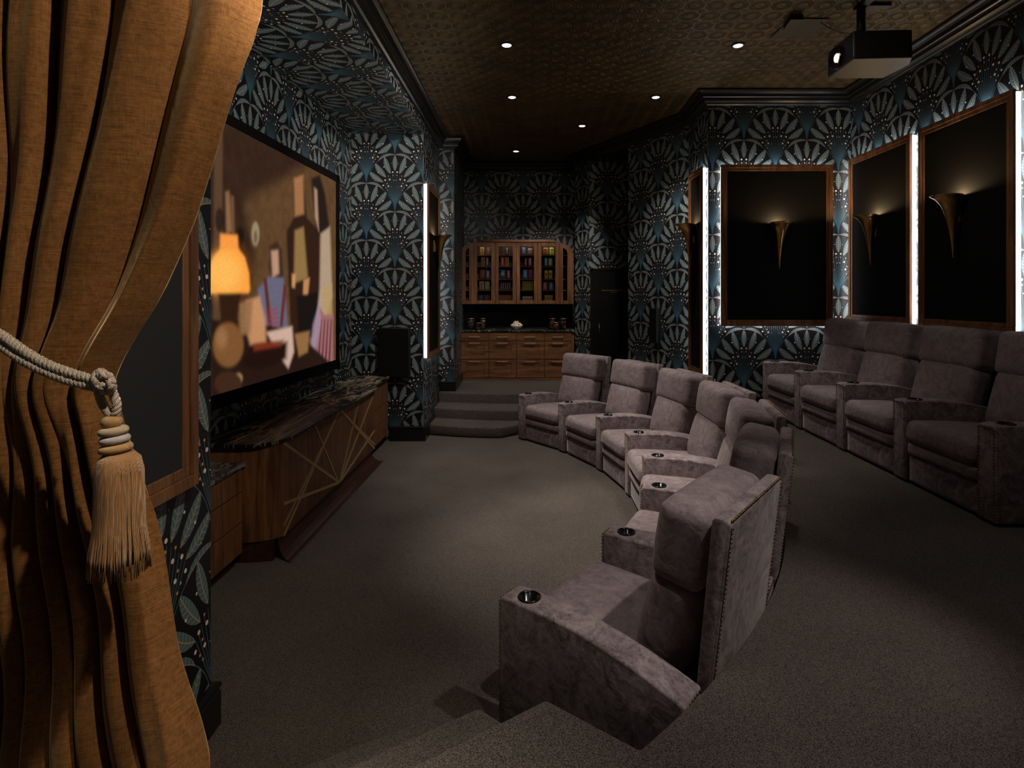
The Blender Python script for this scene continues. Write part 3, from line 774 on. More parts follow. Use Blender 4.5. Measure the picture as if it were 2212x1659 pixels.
soft = lo[i0, j0] * (1 - fi) * (1 - fj) + lo[i0 + 1, j0] * fi * (1 - fj) + lo[i0, j0 + 1] * (1 - fi) * fj + lo[i0 + 1, j0 + 1] * fi * fj
wallc = np.array((.105, .052, .021)); dark = np.array((.034, .016, .009))
edge = 540 + 12 * np.sin(PY / 40); topd = 395 - (PX - 600) * .55
lit = sst(-14, 14, PX - edge) * sst(-30, 26, PY - np.minimum(topd, 470) )
img[:] = dark + (wallc - dark) * lit[..., None]
img *= (.8 + .35 * soft + .12 * nz.rand(NV, NU))[..., None]
def put(mask, col, a=1.0):
    c = np.array(col); m = np.clip(mask * a, 0, 1)[..., None]
    img[:] = img * (1 - m) + c * m
def ell(cx, cy, rx, ry, s=.12): d = np.sqrt(((PX - cx) / rx) ** 2 + ((PY - cy) / ry) ** 2); return 1 - sst(1 - s, 1 + s, d)
def poly(pts, s=1.6):
    ins = np.zeros(PX.shape, bool); n_ = len(pts); dm = np.full(PX.shape, 1e9)
    for k in range(n_):
        (x0, y0), (x1, y1) = pts[k], pts[(k + 1) % n_]
        c = ((y0 > PY) != (y1 > PY)) & (PX < (x1 - x0) * (PY - y0) / ((y1 - y0) or 1e-9) + x0); ins ^= c
        t = np.clip(((PX - x0) * (x1 - x0) + (PY - y0) * (y1 - y0)) / ((x1 - x0) ** 2 + (y1 - y0) ** 2), 0, 1)
        dm = np.minimum(dm, np.hypot(PX - x0 - t * (x1 - x0), PY - y0 - t * (y1 - y0)))
    return 1 - sst(-s, s, np.where(ins, -dm, dm))
# shadowy corner with a pale door post
put(poly([(462, 230), (480, 235), (478, 900), (458, 900)], 3), (.11, .058, .03), .8)
# oval frame on the wall
put(ell(551, 505, 12, 33), (.10, .05, .02)); put(ell(551, 505, 8.5, 26), (.30, .23, .13)); put(ell(551, 512, 4, 14), (.16, .11, .07))
# tall dark cabinet with a tan door, standing at the back
put(poly([(632, 400), (655, 392), (662, 470), (690, 500), (694, 725), (628, 735), (618, 500), (634, 470)], 3), (.030, .012, .007))
put(poly([(634, 385), (654, 378), (656, 462), (636, 468)], 4), (.40, .18, .075), .85)
put(poly([(636, 498), (655, 490), (664, 600), (634, 612)], 4), (.27, .16, .055))
put(poly([(630, 592), (638, 592), (636, 622), (630, 620)], 3), (.62, .30, .12), .9); put(poly([(655, 605), (668, 600), (664, 640), (654, 636)], 3), (.55, .26, .10), .9)
put(poly([(640, 640), (690, 630), (692, 725), (644, 730)], 4), (.010, .007, .006))
# blue grey upholstered chair with dark red braid
put(poly([(582, 530), (598, 522), (608, 540), (612, 600), (590, 612), (580, 580)], 4), (.045, .022, .014))
put(poly([(585, 542), (600, 540), (602, 590), (588, 600)], 4), (.52, .30, .19), .9)
put(poly([(556, 625), (580, 598), (612, 600), (622, 720), (566, 740)], 4), (.135, .125, .185))
put(poly([(568, 602), (575, 600), (588, 712), (580, 716)], 2), (.10, .022, .018)); put(poly([(612, 612), (618, 618), (610, 706), (603, 706)], 2), (.12, .024, .02))
for k in range(5): put(poly([(580, 668 + k * 10), (600, 664 + k * 10), (600, 668 + k * 10), (580, 673 + k * 10)], 1), (.30, .05, .045))
# drapes at the right: dark top, cream middle, mauve striped foot
put(poly([(672, 385), (690, 378), (702, 420), (712, 500), (708, 530), (684, 505), (676, 440)], 4), (.018, .010, .008))
put(poly([(678, 405), (684, 410), (688, 500), (680, 470)], 3), (.50, .30, .19), .8)
put(poly([(692, 505), (712, 490), (717, 640), (700, 700), (683, 700), (690, 620)], 4), (.42, .30, .20))
put(poly([(697, 620), (716, 612), (718, 690), (698, 690)], 4), (.45, .30, .12), .8)
put(poly([(676, 740), (688, 660), (700, 680), (719, 680), (719, 792), (660, 796)], 3), (.33, .13, .13))
for k in range(5): put(poly([(686 + k * 7, 690), (688 + k * 7, 690), (680 + k * 8, 792), (676 + k * 8, 792)], 1), (.10, .03, .04))
put(poly([(676, 700), (690, 650), (692, 700), (676, 792), (664, 794)], 4), (.36, .26, .34), .8)
# table with cloths and a covered dish
put(poly([(455, 690), (560, 700), (640, 716), (719, 790), (719, 800), (455, 905)], 4), (.020, .009, .006))
put(poly([(530, 650), (560, 640), (572, 690), (574, 740), (540, 745), (528, 700)], 5), (.56, .27, .12), .92)
put(poly([(515, 655), (545, 648), (540, 720), (516, 725)], 6), (.28, .14, .06), .9)
put(poly([(575, 718), (630, 705), (634, 760), (622, 795), (604, 770)], 4), (.62, .42, .32), .95)
put(poly([(636, 722), (668, 715), (664, 760), (645, 770)], 4), (.30, .15, .055), .9)
put(poly([(538, 750), (620, 738), (618, 775), (560, 800), (520, 790)], 6), (.016, .006, .004))
put(poly([(546, 742), (612, 734), (606, 748), (548, 758)], 5), (.20, .030, .012), .9)
put(ell(513, 818, 10, 12), (.40, .24, .10), .9)
# oil lamp: chimney, glowing shade, dark burner, pale font
put(poly([(486, 415), (494, 412), (500, 500), (488, 505)], 3), (.30, .15, .07), .8); put(poly([(497, 422), (504, 425), (506, 505), (500, 505)], 3), (.22, .10, .05), .7)
put(ell(518, 512, 8, 22), (.012, .008, .006)); put(ell(473, 475, 9, 26), (.012, .008, .006), .8)
g = np.clip(1 - np.hypot((PX - 492) / 62, (PY - 590) / 85), 0, 1)
img += g[..., None] * np.array((.40, .11, .012)) * .6
put(poly([(475, 505), (512, 508), (514, 538), (474, 536)], 3), (.95, .32, .055))
put(poly([(452, 575), (462, 552), (476, 536), (513, 536), (528, 556), (537, 590), (539, 628), (535, 633), (450, 634), (440, 632), (438, 600)], 3), (.98, .36, .055))
put(ell(482, 590, 36, 42, .5), (1.0, .52, .11), .75)
put(poly([(470, 634), (520, 634), (510, 690), (514, 720), (466, 722), (476, 690)], 4), (.030, .012, .006))
put(ell(492, 745, 33, 48), (.20, .085, .028)); put(ell(478, 730, 12, 22, .6), (.34, .17, .07), .7); put(ell(492, 828, 30, 26), (.05, .02, .01))
for _ in range(3):
    img[1:-1, 1:-1] = (img[1:-1, 1:-1] * 2 + img[:-2, 1:-1] + img[2:, 1:-1] + img[1:-1, :-2] + img[1:-1, 2:]) / 6
img *= (.92 + .16 * nz.rand(NV, NU))[..., None]
me = bpy.data.meshes.new('picture')
vx = np.stack([(XX + .004).ravel() - SO[0], YY.ravel() - SO[1], ZZ.ravel() - SO[2]], 1)
idx = np.arange(NU * NV).reshape(NV, NU)
fc = np.stack([idx[:-1, :-1], idx[:-1, 1:], idx[1:, 1:], idx[1:, :-1]], -1).reshape(-1, 4)
me.from_pydata(vx.tolist(), [], fc.tolist()); me.update()
ca = me.color_attributes.new('picture', 'FLOAT_COLOR', 'POINT')
ca.data.foreach_set('color', np.concatenate([np.clip(img.reshape(-1, 3), 0, 3), np.ones((NU * NV, 1))], 1).ravel())
m, nt, p, o_ = mat('projected_picture')
at = nt.nodes.new('ShaderNodeAttribute'); at.attribute_name = 'picture'
nt.links.new(at.outputs['Color'], p.inputs['Emission Color']); p.inputs['Emission Strength'].default_value = 1.0
p.inputs['Base Color'].default_value = (.004, .004, .004, 1); p.inputs['Roughness'].default_value = 1; p.inputs['Specular IOR Level'].default_value = 0
me.materials.append(m); o = bpy.data.objects.new('picture', me); COL.objects.link(o); o.parent = scr
rel(MB().box(-2.78, YA + .05, ZA + .05, -2.755, YB - .05, ZB - .05), SO)
bk = MB(); sbox(bk, YA + .05, YB - .05, ZA + .05, ZB - .05, .0, .03); rel(bk, SO).build('backing', BLK, scr)
# in-wall style speaker on the end wall
sp_ = empty('wall_speaker', (-2.04, 8.54, .95), 0, 'black rectangular speaker hung low on the palm papered wall right of the screen', 'speaker')
MB().box(-.233, -.11, 0, .233, -.002, .735).build('cabinet', BLK, sp_, bevel=.008)
MB().box(-.222, -.122, .012, .222, -.108, .723).build('grille', FAB, sp_, bevel=.004)
# slim speaker on the angled wall
tt = onA(.772); dA = (A1 - A0).normalized(); nA = Vector((dA.y, -dA.x)) * 1
if nA.y > 0: nA = -nA
az = math.atan2(nA.y, nA.x) + math.pi / 2
sp_ = empty('wall_speaker', (tt.x, tt.y, 1.40), az, 'slim black speaker on the papered wall between the dark door and the tall panel', 'speaker')
MB().box(-.085, -.09, 0, .085, -.002, .56).build('cabinet', BLK, sp_, bevel=.006)
MB().box(-.078, -.10, .01, .078, -.088, .55).build('grille', FAB, sp_, bevel=.003)
# ------------------------------------------------------------------ gold velvet curtain, rope tie and tassel
CURV = velvet('gold_velvet', (.120, .047, .012), (.300, .132, .040), .9, (1, .72, .40), 1.6, .5, .04, 1.6)
CY = 1.66
cur = empty('curtain', (-1.2, CY, .6), 0, 'floor length gold velvet curtain gathered by a rope, at the left edge', 'curtain')
def interp(tab, x):
    for (a0, b0), (a1, b1) in zip(tab[:-1], tab[1:]):
        if x <= a1:
            t = (x - a0) / (a1 - a0); return b0 + (b1 - b0) * t
    return tab[-1][1]
redge = [(-560, 545), (-300, 542), (0, 537), (120, 500), (290, 450), (365, 425), (460, 390), (560, 345), (670, 295), (750, 245), (800, 218), (845, 205), (900, 225), (1000, 255), (1220, 318), (1353, 350), (1463, 373), (1567, 393), (1659, 405), (1800, 420)]
ledge = [(-560, -110), (0, -110), (500, -95), (800, -60), (850, -55), (1200, -90), (1800, -110)]
def smooth_i(tab, x, w_=26): return sum(interp(tab, x + d) for d in (-w_, -w_ / 2, 0, w_ / 2, w_)) / 5
NUc, NVc = 300, 170
# ridge positions u (0 left .. 1 right edge) with depth, as sampled from the fall of the cloth
vs_ = []
for j in range(NVc + 1):
    py = -560 + (1782 + 560) * j / NVc
    z = CAMZ + (640 - py) * CY / FPX
    l, r_ = smooth_i(ledge, py), smooth_i(redge, py)
    pin = math.exp(-((py - 835) / 150) ** 2)             # pinch at the rope
    low = 1 / (1 + math.exp(-(py - 900) / 60))
    for i in range(NUc + 1):
        u = i / NUc
        fu = min(1, max(0, u + .010 * math.sin(py / 170 + u * 9) * (1 - pin)))
        def folds(v_, sk):
            for k in range(len(v_) - 1):
                if fu <= v_[k + 1]:
                    wd_ = v_[k + 1] - v_[k]; s_ = (fu - v_[k]) / wd_
                    return (math.sin(math.pi * s_ ** sk[k]) ** .75) * (wd_ / .2) ** .55
            return 0
        up = folds((0, .09, .205, .352, .545, .80, 1.0001), (1, 1.2, .8, 1.25, .75, 1.3)) + .16 * math.cos(2 * math.pi * (fu * 9.3 + py / 1500)) * (.5 + .5 * math.sin(py / 300 + fu * 5))
        dn = folds((0, .05, .17, .30, .42, .55, .66, .80, 1.0001), (1, .8, 1.3, .7, 1.3, .8, 1.25, .9)) + .20 * math.cos(2 * math.pi * (fu * 7.7 + .2 + py / 1100)) * (.5 + .5 * math.sin(py / 160 + fu * 11))
        fold = (up * (1 - low) + dn * low) * 1.3 - .7
        amp = .041 * (1 - .25 * pin)
        y = CY - amp * fold - .03 * pin * math.sin(math.pi * u) + .02 * math.cos(py / 90 + 7 * u) * (1 - pin) * .35
        y += .05 * sst(.93, 1.0, u)                        # the leading edge turns back
        px_ = l + (r_ - l) * u + 5 * math.sin(py / 75 + 4 * u) * low * (1 - pin)
        X = (px_ - 1150) * CY / FPX
        vs_.append((X + 1.2, y - CY, z - .6))
fs = [(j * (NUc + 1) + i, j * (NUc + 1) + i + 1, (j + 1) * (NUc + 1) + i + 1, (j + 1) * (NUc + 1) + i) for j in range(NVc) for i in range(NUc)]
o = MB().add(vs_, fs, True).build('drape', CURV, cur)
so_ = o.modifiers.new('s', 'SOLIDIFY'); so_.thickness = .004
dg = bpy.context.evaluated_depsgraph_get(); dg.update(); nm = bpy.data.meshes.new_from_object(o.evaluated_get(dg)); o.modifiers.clear(); o.data = nm
hem = MB()
def rope_mat(name, c1, c2, sc, ang=35):
    m, nt, p, o_ = mat(name)
    v = coords(nt, 'Object', (1, 1, 1), (0, R(ang), 0))
    wv = nt.nodes.new('ShaderNodeTexWave'); wv.inputs['Scale'].default_value = sc; wv.inputs['Distortion'].default_value = 1.2; wv.inputs['Detail'].default_value = 1
    wv.bands_direction = 'X'; nt.links.new(v, wv.inputs[0])
    nt.links.new(mixc(nt, wv.outputs['Fac'], c1, c2), p.inputs['Base Color']); p.inputs['Roughness'].default_value = .5
    p.inputs['Sheen Weight'].default_value = .3; bump(nt, p, E(nt, wv.outputs['Fac']), .5, .002); return m
ROPE = rope_mat('twisted_rope', (.34, .22, .13), (.74, .64, .55), 110)
SILK = rope_mat('gold_silk', (.38, .20, .055), (.62, .36, .13), 260, 0)
SILV = rope_mat('silver_silk', (.42, .36, .33), (.70, .62, .58), 260, 0)
TAN = rope_mat('pale_gold_silk', (.45, .31, .18), (.68, .50, .33), 260, 0)
FRNG = rope_mat('gold_fringe', (.20, .082, .020), (.50, .25, .075), 160, 0)
TY = 1.52
def pxp(px, py, Y=TY): return ((px - 1150) * Y / FPX, Y, CAMZ + (640 - py) * Y / FPX)
def spl(ctrl, n=12):
    c = [Vector(p) for p in ctrl]; c = [c[0] * 2 - c[1]] + c + [c[-1] * 2 - c[-2]]; out = []
    for i in range(1, len(c) - 2):
        for k in range(n):
            t = k / n; a_, b_, c_, d_ = c[i - 1], c[i], c[i + 1], c[i + 2]
            out.append(.5 * ((2 * b_) + (c_ - a_) * t + (2 * a_ - 5 * b_ + 4 * c_ - d_) * t * t + (-a_ + 3 * b_ - 3 * c_ + d_) * t ** 3))
    out.append(c[-2]); return out
def twist(mb, ctrl, r, strands=3, pitch=.036):
    pts = spl(ctrl, 14); L = 0; frames = []
    for i, p in enumerate(pts):
        t = (pts[min(i + 1, len(pts) - 1)] - pts[max(i - 1, 0)]).normalized()
        a_ = t.cross(Vector((0, 1, .13))).normalized(); b_ = t.cross(a_)
        if i: L += (p - pts[i - 1]).length
        frames.append((p, a_, b_, L))
    for s_ in range(strands):
        q = []
        for (p, a_, b_, L_) in frames:
            w_ = 2 * math.pi * (L_ / pitch + s_ / strands); q.append(p + (a_ * math.cos(w_) + b_ * math.sin(w_)) * r * .52)
        mb.tube(q, r * .60, 7)
tas = empty('tassel_tieback', pxp(240, 850), 0, 'twisted silver and gold rope tieback with a long gold tassel round the curtain', 'curtain tieback')
TO = tuple(tas.location)
rp = MB()
twist(rp, [pxp(-60, 690, 1.55), pxp(0, 722, 1.53), pxp(50, 757), pxp(100, 786), pxp(150, 805), pxp(205, 822)], .0125)
twist(rp, [pxp(-60, 712, 1.55), pxp(0, 745, 1.53), pxp(50, 778), pxp(100, 803), pxp(150, 822), pxp(205, 836)], .0125)
rel(rp, TO).build('rope', ROPE, tas)
kn = MB()
for (cx, cy, rx, ry, a0, tilt) in [(222, 822, 15, 12, 20, .4), (230, 830, 12, 15, 80, -.5), (216, 818, 9, 14, 150, .2)]:
    pts = [pxp(cx + rx * math.cos(a_) - ry * .3 * math.sin(a_) * tilt, cy + ry * math.sin(a_), TY - .018 + .010 * math.sin(a_ * 2 + a0)) for a_ in [2 * math.pi * k / 14 for k in range(15)]]
    twist(kn, pts, .0105)
kn.ball(pxp(224, 826, TY), .017, 12, 8)
rel(kn, TO).build('knot', ROPE, tas)
lp = MB(); twist(lp, [pxp(210, 832, TY - .01), pxp(215, 855), pxp(225, 878), pxp(240, 898)], .0105)
twist(lp, [pxp(232, 822, TY - .01), pxp(244, 850), pxp(252, 872), pxp(250, 892), pxp(244, 898)], .0105)
rel(lp, TO).build('loop', ROPE, tas)
MPX = TY / FPX
def ring(cx, cy, rx, ry, m, name, dy=0):
    prof = [(ry * math.sin(math.pi * k / 10) * 1.0 + (rx - ry), -ry * math.cos(math.pi * k / 10)) for k in range(11)]
    prof = [(0, -ry * .9)] + prof + [(0, ry * .9)]
    mb = MB().lathe([(a_ * MPX, b_ * MPX) for a_, b_ in prof], (0, 0, 0), 40)
    o_ = mb.build(name, m, tas); c = pxp(cx, cy); o_.location = (c[0] - TO[0], c[1] - TO[1], c[2] - TO[2]); o_.rotation_euler = (0, R(-6), 0)
ring(241, 911, 20, 13.5, SILK, 'top_bead'); ring(245, 931, 28.5, 9, TAN, 'tan_ring'); ring(248, 949, 29, 8.5, SILV, 'silver_ring'); ring(250, 968, 32, 9, SILK, 'gold_ring')
c = pxp(258, 975); sk = MB()
nst = 210; rr2 = random.Random(4)
prof = [(0, 0), (16, 0), (30, 5), (39, 18), (43, 40), (44, 120), (47, 200), (48, 236), (0, 236)]
sk.lathe([(a_ * MPX * .97, -b_ * MPX) for a_, b_ in prof], (0, 0, 0), 48)
o_ = sk.build('tassel_core', FRNG, tas); o_.location = (c[0] - TO[0], c[1] - TO[1], c[2] - TO[2])
fr = MB()
for k in range(nst):
    a_ = 2 * math.pi * k / nst + rr2.uniform(-.02, .02); ln = rr2.uniform(232, 266); wv = rr2.uniform(-.06, .06); sp2 = rr2.uniform(.98, 1.12)
    pts = []
    for (r_, h_) in [(26, 3), (38, 16), (43.5, 42), (45, 100), (46.5, 160), (49 * sp2, 215), (51 * sp2, ln)]:
        aa = a_ + wv * (h_ / 240) + .02 * math.sin(h_ / 25 + k)
        pts.append((r_ * MPX * math.cos(aa), r_ * MPX * math.sin(aa), -h_ * MPX))
    fr.tube(pts, [.0017, .0019, .0019, .0018, .0017, .0015, .0012], 4)
o_ = fr.build('tassel_fringe', FRNG, tas); o_.location = (c[0] - TO[0], c[1] - TO[1], c[2] - TO[2]); tag(o_, kind='stuff')

# ------------------------------------------------------------------ snack alcove: base cabinet, counter, wall cabinet
YF = 11.24; SB = FPX / YF
def bx(px): return (px - 1150) / SB
def bz(py): return CAMZ - (py - 640) / SB
bc = empty('base_cabinet', (bx(1117), 11.5, .5), 0, 'walnut base cabinet with twelve drawers at the far end of the room', 'cabinet')
BO = tuple(bc.location)
def q5(x): return 960 + x / 7.213
rel(MB().box(bx(994), YF + .022, .60, bx(1240.5), 11.78, bz(716.5)), BO).build('cabinet_body', WAL, bc, bevel=.003, seg=1)
rel(MB().box(bx(996), YF + .008, bz(630 + 1385 / 7.213), bx(1239), YF + .05, bz(630 + 1340 / 7.213)), BO).build('bottom_rail', WALX, bc)
ft = MB(); zr = bz(630 + 1385 / 7.213)
for xa in (bx(994), bx(1240.5)):
    s_ = 1 if xa < 0 else -1
    ft.box(xa, YF + .008, .502, xa + s_ * .10, YF + .06, zr); ft.box(xa, YF + .06, .502, xa + s_ * .03, 11.75, .60)
rel(ft, BO).build('bracket_foot', WALX, bc); rel(MB().box(bx(1010), YF + .09, .502, bx(1225), YF + .11, .60), BO).build('toe_board', WALD, bc)
HAN = plain('satin_brass_pull', (.80, .62, .42), .38, .6)
cols = [(258, 688), (697, 1118), (1128, 1552), (1562, 1984)]; rows = [(642, 767), (777, 1050), (1062, 1337)]
for (c0, c1) in cols:
    for ri, (r0, r1) in enumerate(rows):
        x0, x1, z0, z1 = bx(q5(c0)), bx(q5(c1)), bz(630 + r1 / 7.213), bz(630 + r0 / 7.213)
        d = MB(); fw = .085
        if ri == 0: d.box(x0, YF, z0, x1, YF + .02, z1)
        else:
            d.box(x0, YF, z0, x1, YF + .02, z0 + fw * .8); d.box(x0, YF, z1 - fw * .8, x1, YF + .02, z1)
            d.box(x0, YF, z0 + fw * .8, x0 + fw, YF + .02, z1 - fw * .8); d.box(x1 - fw, YF, z0 + fw * .8, x1, YF + .02, z1 - fw * .8)
            d.box(x0 + fw, YF + .012, z0 + fw * .8, x1 - fw, YF + .02, z1 - fw * .8)
        dr = rel(d, BO).build('drawer', WALX, bc, bevel=.0025, seg=1)
        hz = (z0 + z1) / 2 if ri == 0 else z1 - .032
        hm = MB(); xm = (x0 + x1) / 2 - .005
        hm.box(xm - .105, YF - .032, hz - .006, xm + .105, YF - .022, hz + .006)
        for sx_ in (-.095, .095): hm.box(xm + sx_ - .005, YF - .024, hz - .005, xm + sx_ + .005, YF, hz + .005)
        rel(hm, BO).build('handle', HAN, dr)
ct = MB().box(bx(993), YF - .02, bz(716.4), bx(1241), 11.79, bz(713.6)).build('countertop', MARBC, bevel=.003)
tag(ct, 'black marble worktop with white flecks on the far walnut cabinet', 'worktop')
CT = bz(713.6) + .001
# tiled splashback
def tiles():
    m, nt, p, o_ = mat('black_gloss_tiles')
    br = nt.nodes.new('ShaderNodeTexBrick'); br.inputs['Scale'].default_value = 1; br.inputs['Brick Width'].default_value = .22; br.inputs['Row Height'].default_value = .075; br.inputs['Mortar Size'].default_value = .004
    v = coords(nt, 'Object', (1, 1, 1), (R(90), 0, 0)); nt.links.new(v, br.inputs['Vector'])
    nt.links.new(mixc(nt, br.outputs['Fac'], (.012, .011, .011), (.004, .004, .004)), p.inputs['Base Color']); p.inputs['Roughness'].default_value = .08
    h = 1 - E(nt, br.outputs['Fac']); nn = noise(nt, coords(nt, 'Object', (4, 4, 10)), 2.0, 1)
    bump(nt, p, h * .5 + nn * .6, .5, .01); return m
struct(MB().box(bx(993), 11.77, CT - .02, bx(1243), 11.798, 2.02), 'trim_2', tiles())
# wall cabinet
YU = 11.40; SU = FPX / YU
def ux(px): return (px - 1150) / SU
def uz(py): return CAMZ - (py - 640) / SU
wc = empty('wall_cabinet', (ux(1116), 11.6, uz(657)), 0, 'walnut wall cabinet with glass doors and arched ends above the counter', 'cabinet')
WO = tuple(wc.location)
def q4(x, y): return (960 + x / 7.213, 500 + y / 7.213)
XL, XR, ZB_, ZT = ux(994), ux(1239), uz(657), uz(523)
xl, xr = ux(1023), ux(1207.5); zs_ = uz(551)
YB2 = 11.79
def endpts(s_, r=0):     # arched end outline (x,z) as a list, from shoulder to top
    xo, xi = (XL, xl) if s_ < 0 else (XR, xr)
    return [(xi + (xo - xi) * math.cos(R(t)), zs_ + (ZT - .015 - zs_) * math.sin(R(t))) for t in range(0, 91, 10)]
car = MB(); T = .02; gz0 = uz(q4(0, 1076)[1])
car.box(XL, YU + .02, ZB_, XR, YB2, gz0 - .002)
car.box(xl, YU + .02, ZT - T, xr, YB2, ZT)
car.box(XL, YB2 - .012, ZB_, XR, YB2, zs_); car.box(xl, YB2 - .012, zs_, xr, YB2, ZT)
for x_ in (XL, XR - T): car.box(x_, YU + .02, ZB_, x_ + T, YB2, zs_)
for pxx in (1023, 1069.5, 1115.5, 1161.5, 1207.5): car.box(ux(pxx) - .01, YU + .02, ZB_, ux(pxx) + .01, YB2, ZT)
for s_ in (-1, 1):
    e_ = endpts(s_)
    for (a0, a1), (b0, b1) in zip(e_[:-1], e_[1:]):
        car.add([(a0, YU + .02, a1), (b0, YU + .02, b1), (b0, YB2, b1), (a0, YB2, a1), (a0 * .985, YU + .02, a1 - .02), (b0 * .985, YU + .02, b1 - .02), (b0 * .985, YB2, b1 - .02), (a0 * .985, YB2, a1 - .02)],
                [(0, 1, 2, 3), (7, 6, 5, 4), (0, 4, 5, 1), (3, 2, 6, 7), (1, 5, 6, 2), (0, 3, 7, 4)])
rel(car, WO).build('cabinet_body', WAL, wc)
rel(MB().box(ux(1030), YU - .02, ZT, ux(1201), YB2, ZT + .028).box(ux(1034), YU - .005, ZT + .028, ux(1197), YB2, ZT + .05), WO).build('cornice', WALX, wc, bevel=.006)
shy = [370, 545, 745, 918]
for k, sy_ in enumerate(shy):
    zc = uz(q4(0, sy_)[1])
    xa, xb = (XL + .02, XR - .02) if zc < zs_ else (xl, xr)
    for (u0, u1) in [(ux(1023), ux(1069.5)), (ux(1069.5), ux(1115.5)), (ux(1115.5), ux(1161.5)), (ux(1161.5), ux(1207.5))]:
        rel(MB().box(u0 + .01, YU + .045, zc - .010, u1 - .01, YB2 - .012, zc + .008), WO).build('shelf', WALX, wc)
    if zc < zs_:
        for (u0, u1) in [(XL + .02, xl - .01), (xr + .01, XR - .02)]:
            rel(MB().box(u0, YU + .045, zc - .008, u1, YB2 - .012, zc + .006), WO).build('shelf', WALX, wc)
GL = thin_glass('cabinet_glass', .02)
g_ = [(513, 730), (845, 1063), (1178, 1395), (1510, 1728)]
gz0, gz1 = uz(q4(0, 1076)[1]), uz(q4(0, 232)[1])
doors = [(1023.5, 1069), (1070, 1115), (1116, 1161), (1162, 1207)]
for (d0, d1), (a0, a1) in zip(doors, g_):
    x0, x1 = ux(d0), ux(d1); h0, h1 = ux(q4(a0, 0)[0]), ux(q4(a1, 0)[0])
    d = MB(); za, zb = ZB_ + .003, ZT - .003
    d.box(x0, YU, za, h0, YU + .019, zb); d.box(h1, YU, za, x1, YU + .019, zb); d.box(h0, YU, za, h1, YU + .019, gz0); d.box(h0, YU, gz1, h1, YU + .019, zb)
    dr = rel(d, WO).build('door', WAL, wc, bevel=.0025, seg=1)
    rel(MB().box(h0, YU + .008, gz0, h1, YU + .012, gz1), WO).build('glass', GL, dr)
for s_ in (-1, 1):        # arched end doors with a slit of glass
    outer = endpts(s_); xo, xi = (XL, xl) if s_ < 0 else (XR, xr)
    g0, g1 = (ux(1006), ux(1013.5)) if s_ < 0 else (ux(1216), ux(1225.5))
    gi_, go_ = (g1, g0) if s_ < 0 else (g0, g1)
    gt = uz(q4(0, 262)[1]) ; gsh = gt - .10
    inner = [(gi_ + (go_ - gi_) * math.cos(R(t)), gsh + (gt - gsh) * math.sin(R(t))) for t in range(0, 91, 10)]
    d = MB(); y0, y1 = YU + .001, YU + .019
    xi2 = xi - .002 * (1 if s_ > 0 else -1)
    rings_o = [(xo, ZB_ + .003)] + outer + [(xi2, ZT - .015), (xi2, ZB_ + .003)]
    rings_i = [(go_, gz0)] + inner + [(gi_, gt), (gi_, gz0)]
    n = len(rings_o); vs_ = [(x, y0, z) for x, z in rings_o] + [(x, y0, z) for x, z in rings_i] + [(x, y1, z) for x, z in rings_o] + [(x, y1, z) for x, z in rings_i]
    fs = []
    for k in range(n):
        k2 = (k + 1) % n; fs += [(k, k2, n + k2, n + k), (2 * n + k, 3 * n + k, 3 * n + k2, 2 * n + k2), (k, 2 * n + k, 2 * n + k2, k2), (n + k, n + k2, 3 * n + k2, 3 * n + k)]
    dr = rel(d.add(vs_, fs), WO).build('arched_door', WAL, wc)
    gp = [(x, z) for x, z in rings_i][:-1]
    gm = MB(); k = len(gp); gm.add([(x, YU + .008, z) for x, z in gp] + [(x, YU + .012, z) for x, z in gp], [tuple(range(k)), tuple(range(k, 2 * k))[::-1]] + [(i, k + i, k + (i + 1) % k, (i + 1) % k) for i in range(k)])
    rel(gm, WO).build('glass', GL, dr)
# added area fills under the cabinet top brighten the sweets; no lamps there
CABL = []
for (a0, a1) in g_:
    o_ = bpy.data.lights.new('cabinet_fill', 'AREA'); o2 = bpy.data.objects.new('cabinet_fill', o_); COL.objects.link(o2)
    o_.shape = 'RECTANGLE'; o_.size = .26; o_.size_y = .04; o_.energy = .25; CABL.append(o_)
    o2.location = (ux(q4((a0 + a1) / 2, 0)[0]), YU + .05, ZT - .03); o2.rotation_euler = (R(25), 0, 0)
